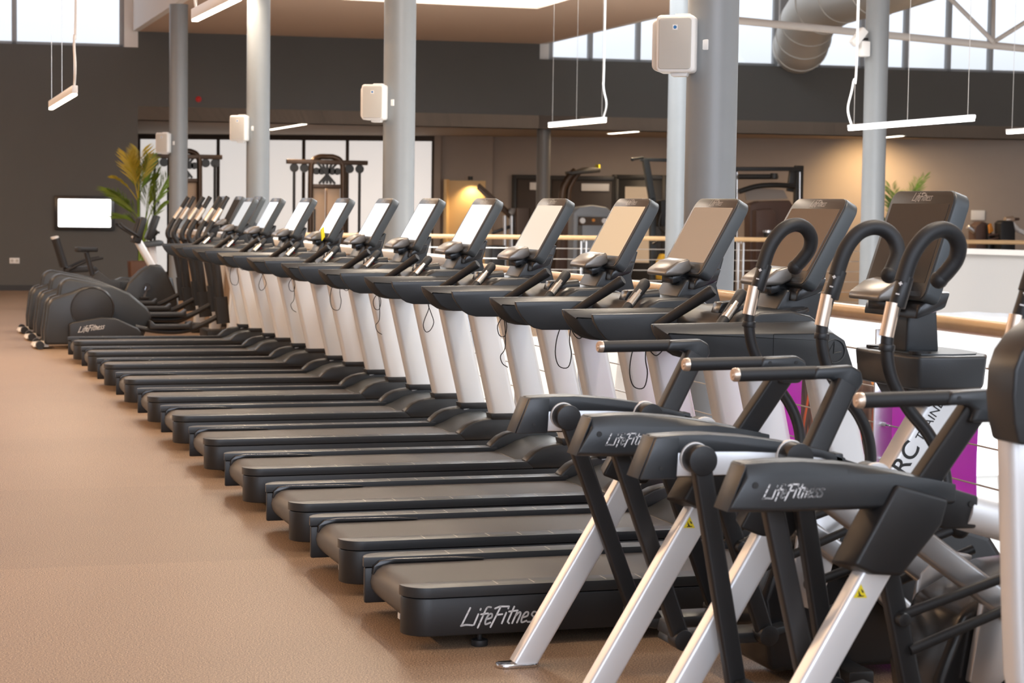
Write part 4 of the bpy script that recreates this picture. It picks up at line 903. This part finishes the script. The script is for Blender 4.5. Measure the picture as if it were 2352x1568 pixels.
# ================================================================== STRENGTH MACHINES (background)
def pxbox(mb, x0, y0, x1, y1, Y, d, o, m=0):
    a = at_y(x0, y0, Y); b = at_y(x1, y1, Y); mb.box(min(a.x,b.x)-o.x, max(a.x,b.x)-o.x, Y-o.y, Y-o.y+d, min(a.z,b.z), max(a.z,b.z), m)
def pl(px, py, Y, o, dy=0): a = at_y(px, py, Y); return (a.x-o.x, Y-o.y+dy, a.z)
def cable_machine(label, Y, S, cx, top, sh0, sh1):
    c = at_y(cx, 500, Y); o = Vector((c.x, Y, 0)); r = empty('cable_machine', o, label, 'cable machine', 'cable machines before the white screen')
    def X(k): return at_y(cx+k*S, 500, Y).x-o.x
    zt_ = at_y(cx, top, Y).z
    w = X(93)-X(-93)
    m_ = MB(); m_.box(X(-93), X(93), -.05, .05, zt_-.09, zt_); m_.build('top_bar', MBR, r, .01)
    for s in (-1, 1):
        m_ = MB(); m_.tube(smoothpath([(X(s*37), 0, 0),(X(s*37), 0, zt_-.4),(X(s*33), 0, zt_-.05),(X(s*18), .02, zt_+.05),(0, .03, zt_+.06)]), .055, 12); m_.build('frame_upright', MBR, r)
        m_ = MB(); m_.box(min(X(s*2), X(s*32)), max(X(s*2), X(s*32)), .05, .22, .1, zt_-.52); sh = m_.build('weight_shroud', MTAN, r, .02)
        m_ = MB(); m_.box(min(X(s*24),X(s*28)), max(X(s*24),X(s*28)), .045, .05, 1.0, 1.55); m_.build('shroud_slot', SHADE, sh)
        m_ = MB(); m_.tube([(X(s*75), 0, .1),(X(s*75), 0, zt_-.2)], .028, 10); m_.build('guide_post', SHADE, r)
        for k in (75, 52): m_ = MB(); m_.disc((X(s*k), 0, zt_-.165), .085, 'y', .04, 20); m_.build('pulley', SHADE, r)
        m_ = MB(); m_.ball((X(s*75), 0, 1.05), .07); m_.bar((X(s*75)-.1,0,1.05),(X(s*75)+.1,0,1.05), .05, .05); m_.build('slide_carriage', SHADE, r, .0)
    m_ = MB(); m_.box(X(-37), X(37), -.03, .03, zt_-.55, zt_-.47); m_.box(X(-80), X(80), -.3, .4, 0, .08); m_.build('cross_member', MBR, r, .01)
    m_ = MB()
    for k in range(-2, 3): m_.disc((X(k*12), .0, zt_-.22), .07, 'y', .05, 16); m_.bar((X(k*12),-.02+.01*k,zt_-.05),(X(-k*9),-.02+.01*k,zt_-.46), .045, .03)
    m_.build('pulley_cluster', SHADE, r)
    return r
cable_machine('bronze cable machine with tan shrouds between the third and second columns', 38.0, 1.0, 750, 367, 0, 0)
cable_machine('dark cable machine partly hidden by the thinnest column and the palm', 39.2, .92, 424, 354, 0, 0)
# big rack at right of the thick column
def rack():
    Y = 34.9; c = at_y(1770, 500, Y); o = Vector((c.x, Y, 0)); r = empty('cable_rack', o, 'tall dark cable rack with seat right of the thick column', 'strength machine')
    m_ = MB(); a = at_y(1838, 380, Y)
    m_.box(a.x-o.x-.08, a.x-o.x+.08, 0, .12, 0, a.z); m_.build('frame_upright', SHADE, r, .01)
    b = at_y(1688, 385, Y); m_ = MB(); m_.box(b.x-o.x-.06, b.x-o.x+.06, 0, .12, 0, b.z); m_.build('frame_upright', SHADE, r, .01)
    m_ = MB(); m_.bar(pl(1685,388,Y,o), pl(1842,388,Y,o), .08, .1); m_.bar(pl(1822,392,Y,o,.02), pl(1815,440,Y,o,.02), .13, .08); m_.build('top_bar', SHADE, r, .01)
    m_ = MB(); m_.tube([pl(1833,395,Y,o,-.08), pl(1831,700,Y,o,-.08)], .018, 10); m_.build('guide_rod', CHROME, r)
    m_ = MB(); m_.tube([pl(1689,395,Y,o,-.08), pl(1688,700,Y,o,-.08)], .018, 10); m_.build('guide_rod', CHROME, r)
    m_ = MB(); m_.tube([pl(1685,406,Y,o,-.2), pl(1775,406,Y,o,-.2)], .05, 12); m_.disc(pl(1765,404,Y,o,-.25), .07, 'z', .1, 16); m_.build('press_bar', SHADE, r)
    m_ = MB(); m_.tube(smoothpath([pl(1690,440,Y,o,-.15), pl(1730,428,Y,o,-.15), pl(1775,425,Y,o,-.15), pl(1822,428,Y,o,-.05)]), .05, 12); m_.build('swing_arm', SHADE, r)
    m_ = MB(); m_.prism([(p[0], p[2]) for p in (pl(1718,470,Y,o), pl(1740,462,Y,o), pl(1810,460,Y,o), pl(1822,480,Y,o), pl(1822,640,Y,o), pl(1718,640,Y,o))], -.1, .2); m_.build('weight_shroud', SEATB, r, .03)
    m_ = MB(); m_.prism([(p[0], p[2]) for p in (pl(1722,482,Y,o), pl(1758,478,Y,o), pl(1768,490,Y,o), pl(1768,600,Y,o), pl(1722,600,Y,o))], -.3, -.1); m_.build('seat_back', SEATB, r, .03)
    m_ = MB(); m_.prism([(p[0], p[2]) for p in (pl(1716,440,Y,o), pl(1745,432,Y,o), pl(1805,436,Y,o), pl(1815,456,Y,o), pl(1720,460,Y,o))], .1, .14); m_.build('rear_plate', WALLB, r)
    m_ = MB(); m_.tube([pl(1733,530,Y,o,-.6), pl(1733,700,Y,o,-.6)], .08, 14); m_.disc(pl(1733,530,Y,o,-.6), .10, 'z', .04, 16, 1); m_.build('seat_column', [SHADE, CHROME], r)
    return r
rack()
def tower(label, Y, x0, x1, y0, y1, mt):
    c = at_y((x0+x1)/2, 500, Y); o = Vector((c.x, Y, 0)); r = empty('weight_tower', o, label, 'strength machine')
    a = pl(x0, y0, Y, o); b = pl(x1, y0, Y, o); w = b[0]-a[0]; zt_ = a[2]
    m_ = MB()
    m_.prism([(a[0],0),(a[0],zt_-.12),(a[0]+.12,zt_-.01),((a[0]+b[0])/2,zt_+.03),(b[0]-.12,zt_-.01),(b[0],zt_-.12),(b[0],0),(b[0]-.1,0),(b[0]-.1,zt_-.2),(a[0]+.1,zt_-.2),(a[0]+.1,0)], 0, .35); m_.build('tower_frame', mt, r, .03)
    m_ = MB(); m_.box(a[0]+.2, b[0]-.12, .05, .3, .1, zt_-.36); m_.build('weight_stack', MGREY, r, .01)
    for k in (-.28, .28): m_ = MB(); m_.disc(((a[0]+b[0])/2+k*w, -.01, zt_-.27), .055, 'y', .04, 16); m_.build('pulley', WHITE, r)
    m_ = MB(); m_.disc(((a[0]+b[0])/2, -.01, zt_-.26), .03, 'y', .03, 12); m_.build('indicator', ORANGE, r)
    return r
tower('grey weight stack tower behind the far balustrade, before the dark doors', 36.2, 1318, 1408, 474, 640, MGREY)
def tbar():
    Y = 36.6; c = at_y(1490, 500, Y); o = Vector((c.x, Y, 0)); r = empty('pull_up_station', o, 'grey T-shaped pull-up station left of the bluish column', 'strength machine')
    m_ = MB(); sweep_rect(m_, pl(1500,700,Y,o), pl(1498,455,Y,o), .12, .12, .02); sweep_rect(m_, pl(1498,457,Y,o), pl(1482,365,Y,o), .13, .12, .02); m_.build('mast', SLATE, r)
    m_ = MB(); m_.bar(pl(1470,366,Y,o), pl(1545,368,Y,o), .07, .07); m_.build('top_bar', SLATE, r, .01)
    m_ = MB(); m_.tube([pl(1472,362,Y,o,-.1), pl(1436,367,Y,o,-.4)], .025, 10); m_.ball(pl(1435,367,Y,o,-.42), .035, 0); m_.build('pull_handle', SLATE, r)
    m_ = MB(); m_.prism([(p[0], p[2]) for p in (pl(1510,460,Y,o), pl(1530,458,Y,o), pl(1540,520,Y,o), pl(1510,520,Y,o))], -.2, .1); m_.build('back_pad', RUB, r, .02)
    m_ = MB(); m_.tube(smoothpath([pl(1510,490,Y,o,-.2), pl(1505,520,Y,o,-.2), pl(1520,540,Y,o,-.2), pl(1490,560,Y,o,-.2)]), .02, 8); m_.build('strap', SHADE, r)
    m_ = MB(); m_.prism([(p[0], p[2]) for p in (pl(1497,600,Y,o), pl(1505,582,Y,o), pl(1514,582,Y,o), pl(1524,600,Y,o), pl(1524,640,Y,o), pl(1497,640,Y,o))], -.5, -.2); m_.build('seat_pad', mat('yellow_pad', (.8,.5,.05), .5), r, .02)
    return r
tbar()
def pressm():
    Y = 37.6; c = at_y(1310, 500, Y); o = Vector((c.x, Y, 0)); r = empty('shoulder_machine', o, 'curved bronze shoulder machine in front of the dark doors', 'strength machine')
    m_ = MB(); m_.tube(smoothpath([pl(1288,640,Y,o), pl(1290,460,Y,o), pl(1302,415,Y,o), pl(1322,392,Y,o)]), .075, 12); m_.tube(smoothpath([pl(1305,640,Y,o), pl(1305,460,Y,o), pl(1314,420,Y,o), pl(1332,394,Y,o)]), .05, 12); m_.build('curved_frame', MBR, r)
    m_ = MB(); m_.prism([(p[0], p[2]) for p in (pl(1304,394,Y,o), pl(1330,390,Y,o), pl(1345,384,Y,o), pl(1372,386,Y,o), pl(1372,396,Y,o), pl(1306,402,Y,o))], -.2, .2); m_.build('arm_carriage', SHADE, r, .02)
    m_ = MB(); m_.bar(pl(1373,378,Y,o), pl(1373,392,Y,o), .03, .2); m_.build('yellow_stop', YEL, r)
    m_ = MB(); m_.prism([(p[0], p[2]) for p in (pl(1270,620,Y,o), pl(1280,500,Y,o), pl(1300,500,Y,o), pl(1310,640,Y,o))], -.4, -.1); m_.build('seat_back', SEATB, r, .03)
    return r
pressm()
def diag():
    Y = 36.9; c = at_y(1150, 500, Y); o = Vector((c.x, Y, 0)); r = empty('leg_press', o, 'dark leg press with two slanted rails below the warm niche', 'strength machine')
    m_ = MB(); m_.bar(pl(1098,430,Y,o), pl(1180,505,Y,o), .07, .08); m_.build('slanted_rail', MBR, r, .01)
    m_ = MB(); m_.bar(pl(1112,424,Y,o,.4), pl(1196,500,Y,o,.4), .07, .08); m_.build('slanted_rail', MBR, r, .01)
    m_ = MB(); sweep_rect(m_, pl(1193,478,Y,o), pl(1193,690,Y,o), .30, .5, .04); m_.build('carriage_tower', MBR, r)
    for k in (1156, 1172):
        m_ = MB(); m_.tube([pl(k,495,Y,o,-.1), pl(k,690,Y,o,-.1)], .035, 10); m_.build('guide_rod', ALU, r)
    m_ = MB(); m_.bar(pl(1130,535,Y,o), pl(1178,518,Y,o), .06, .08); m_.box(pl(1120,600,Y,o)[0], pl(1150,600,Y,o)[0], -.3, .2, .0, .9); m_.build('lower_frame', SHADE, r, .01)
    return r
diag()
def rightm(label, Y, cx, parts):
    c = at_y(cx, 500, Y); o = Vector((c.x, Y, 0)); r = empty('weight_bench_machine', o, label, 'strength machine')
    for nm, mt, shapes in parts:
        m_ = MB()
        for sh in shapes:
            if sh[0] == 't': m_.tube([pl(*sh[1], Y, o), pl(*sh[2], Y, o)], sh[3], 12)
            else: m_.prism([(q[0], q[2]) for q in (pl(*p, Y, o) for p in sh[1])], sh[2], sh[3])
        m_.build(nm, mt, r, .015)
rightm('black strength machine with a silver arm on the right, behind the white half wall', 35.0, 2250, [
    ('seat_back', SEATB, [('p', [(2236,520),(2250,508),(2262,512),(2262,690),(2236,690)], -.1, .2)]),
    ('press_arm', ALU, [('t', (2222,520), (2268,552), .05)]),
    ('weight_cover', SHADE, [('p', [(2258,516),(2266,512),(2268,690),(2258,690)], -.2, .2), ('p', [(2262,540),(2300,536),(2300,690),(2262,690)], .1, .3)]),
    ('pad', ORANGE, [('p', [(2256,516),(2262,512),(2268,530),(2258,536)], -.25, -.2)])])
rightm('black twin-pad strength machine at the right edge above the white half wall', 34.6, 2320, [
    ('seat_back', RUB, [('p', [(2293,512),(2300,506),(2322,508),(2326,530),(2326,690),(2294,690)], -.1, .15)]),
    ('top_roller', GOLD, [('t', (2308,505), (2328,503), .06)]),
    ('curved_arm', WHITE, [('t', (2322,510), (2338,528), .05), ('t', (2338,528), (2356,536), .05)]),
    ('frame', SEATB, [('p', [(2328,500),(2352,500),(2352,506),(2336,508),(2336,690),(2328,690)], .15, .3), ('t', (2270,540), (2296,538), .02), ('t', (2270,552), (2296,545), .02)])])
hp = empty('wall_sign', rpt(rs(2246,494)[0], -.02, rs(2246,494)[1]), 'small pale sign on the taupe wall right of the palm', 'sign'); hp.rotation_euler = RR
m_ = MB(); m_.box(-.14,.14,-.01,.01,-.1,.1); m_.build('sign_plate', WHITE, hp, .004)
# ================================================================== CAMERA, LIGHT
cd = bpy.data.cameras.new('camera'); cam = bpy.data.objects.new('camera', cd); COL.objects.link(cam)
cam.matrix_world = Matrix.Translation(CP) @ RW.to_4x4()
cd.sensor_fit = 'HORIZONTAL'; cd.sensor_width = 36; cd.lens = 36*F/2352; cd.clip_end = 300
cd.dof.use_dof = True; cd.dof.focus_distance = 9.6; cd.dof.aperture_fstop = 5.6
SC.camera = cam
w = bpy.data.worlds.new('overcast'); SC.world = w; w.use_nodes = True; nt = w.node_tree; bg = nt.nodes['Background']
tc = nt.nodes.new('ShaderNodeTexCoord'); sp_ = nt.nodes.new('ShaderNodeSeparateXYZ'); cr = nt.nodes.new('ShaderNodeValToRGB')
nt.links.new(tc.outputs['Generated'], sp_.inputs[0]); nt.links.new(sp_.outputs['Z'], cr.inputs[0]); nt.links.new(cr.outputs[0], bg.inputs['Color'])
cr.color_ramp.elements[0].position = .055; cr.color_ramp.elements[0].color = (.44,.475,.52,1); cr.color_ramp.elements[1].position = .17; cr.color_ramp.elements[1].color = (.90,.96,1.06,1)
bg.inputs['Strength'].default_value = 1.75
def area(name, loc, tgt, sx_, sy_, energy, col=(1,1,1)):
    l = bpy.data.lights.new(name, 'AREA'); l.shape = 'RECTANGLE'; l.size = sx_; l.size_y = sy_; l.energy = energy; l.color = col
    o = bpy.data.objects.new(name, l); COL.objects.link(o); o.location = loc; o.rotation_euler = (Vector(tgt)-Vector(loc)).to_track_quat('-Z','Y').to_euler(); return o
# daylight through the skylight of the void
area('skylight_daylight', ((sxl+sxr)/2, (sy0+sy1)/2, ZT+1.1), ((sxl+sxr)/2, (sy0+sy1)/2, 0), sxr-sxl-.3, sy0-sy1-.3, 1500, (.95,.98,1))
# unseen walkway pendants added for warm light; row over machines continues above the frame
for k in range(6):
    y = 7.0+k*4.6; p, q = (-3.6, y-.75, 4.6), (-3.6, y+.75, 4.6)
    pendant(p, q, 'added unseen linear pendant over the walkway', group='added pendants over the walkway')
    lamp_light(p, q, 110+38*k, (1,.64,.36)); u_ = lamp_light(p, q, 110, (1,.74,.5), z=.12); u_.rotation_euler = (PI, 0, u_.rotation_euler[2])  # second glow turned upward, added to brighten the ceiling
for k in range(5):
    y = 6.5+k*4.4; p, q = (4.1, y-.75, 4.3), (4.1, y+.75, 4.3)
    pendant(p, q, 'linear pendant over the treadmills above the frame', group='pendants over the treadmills')
    lamp_light(p, q, 60, (1,.84,.66))
for (p, q), e_ in zip(LMPS[:3], (30, 14, 12)): lamp_light(p, q, e_)
for p, q in LMPS[3:]: lamp_light(p, q, 10, (1,.95,.9))
area('rear_cool_fill', (2.5, -7.5, 4.2), (2.5, 10, 1.0), 12, 5, 800, (.84,.93,1.12))  # added cool fill behind the camera, no window built there
# lower storey lamps
area('lower_storey_lamp', (9.5, 13, -.7), (11, 20, -4), 6, 6, 520, (1,.93,.84))
SC.view_settings.view_transform = 'Standard'; SC.view_settings.look = 'None'; SC.view_settings.exposure = .1; SC.view_settings.gamma = 1
SC.view_settings.use_curve_mapping = False
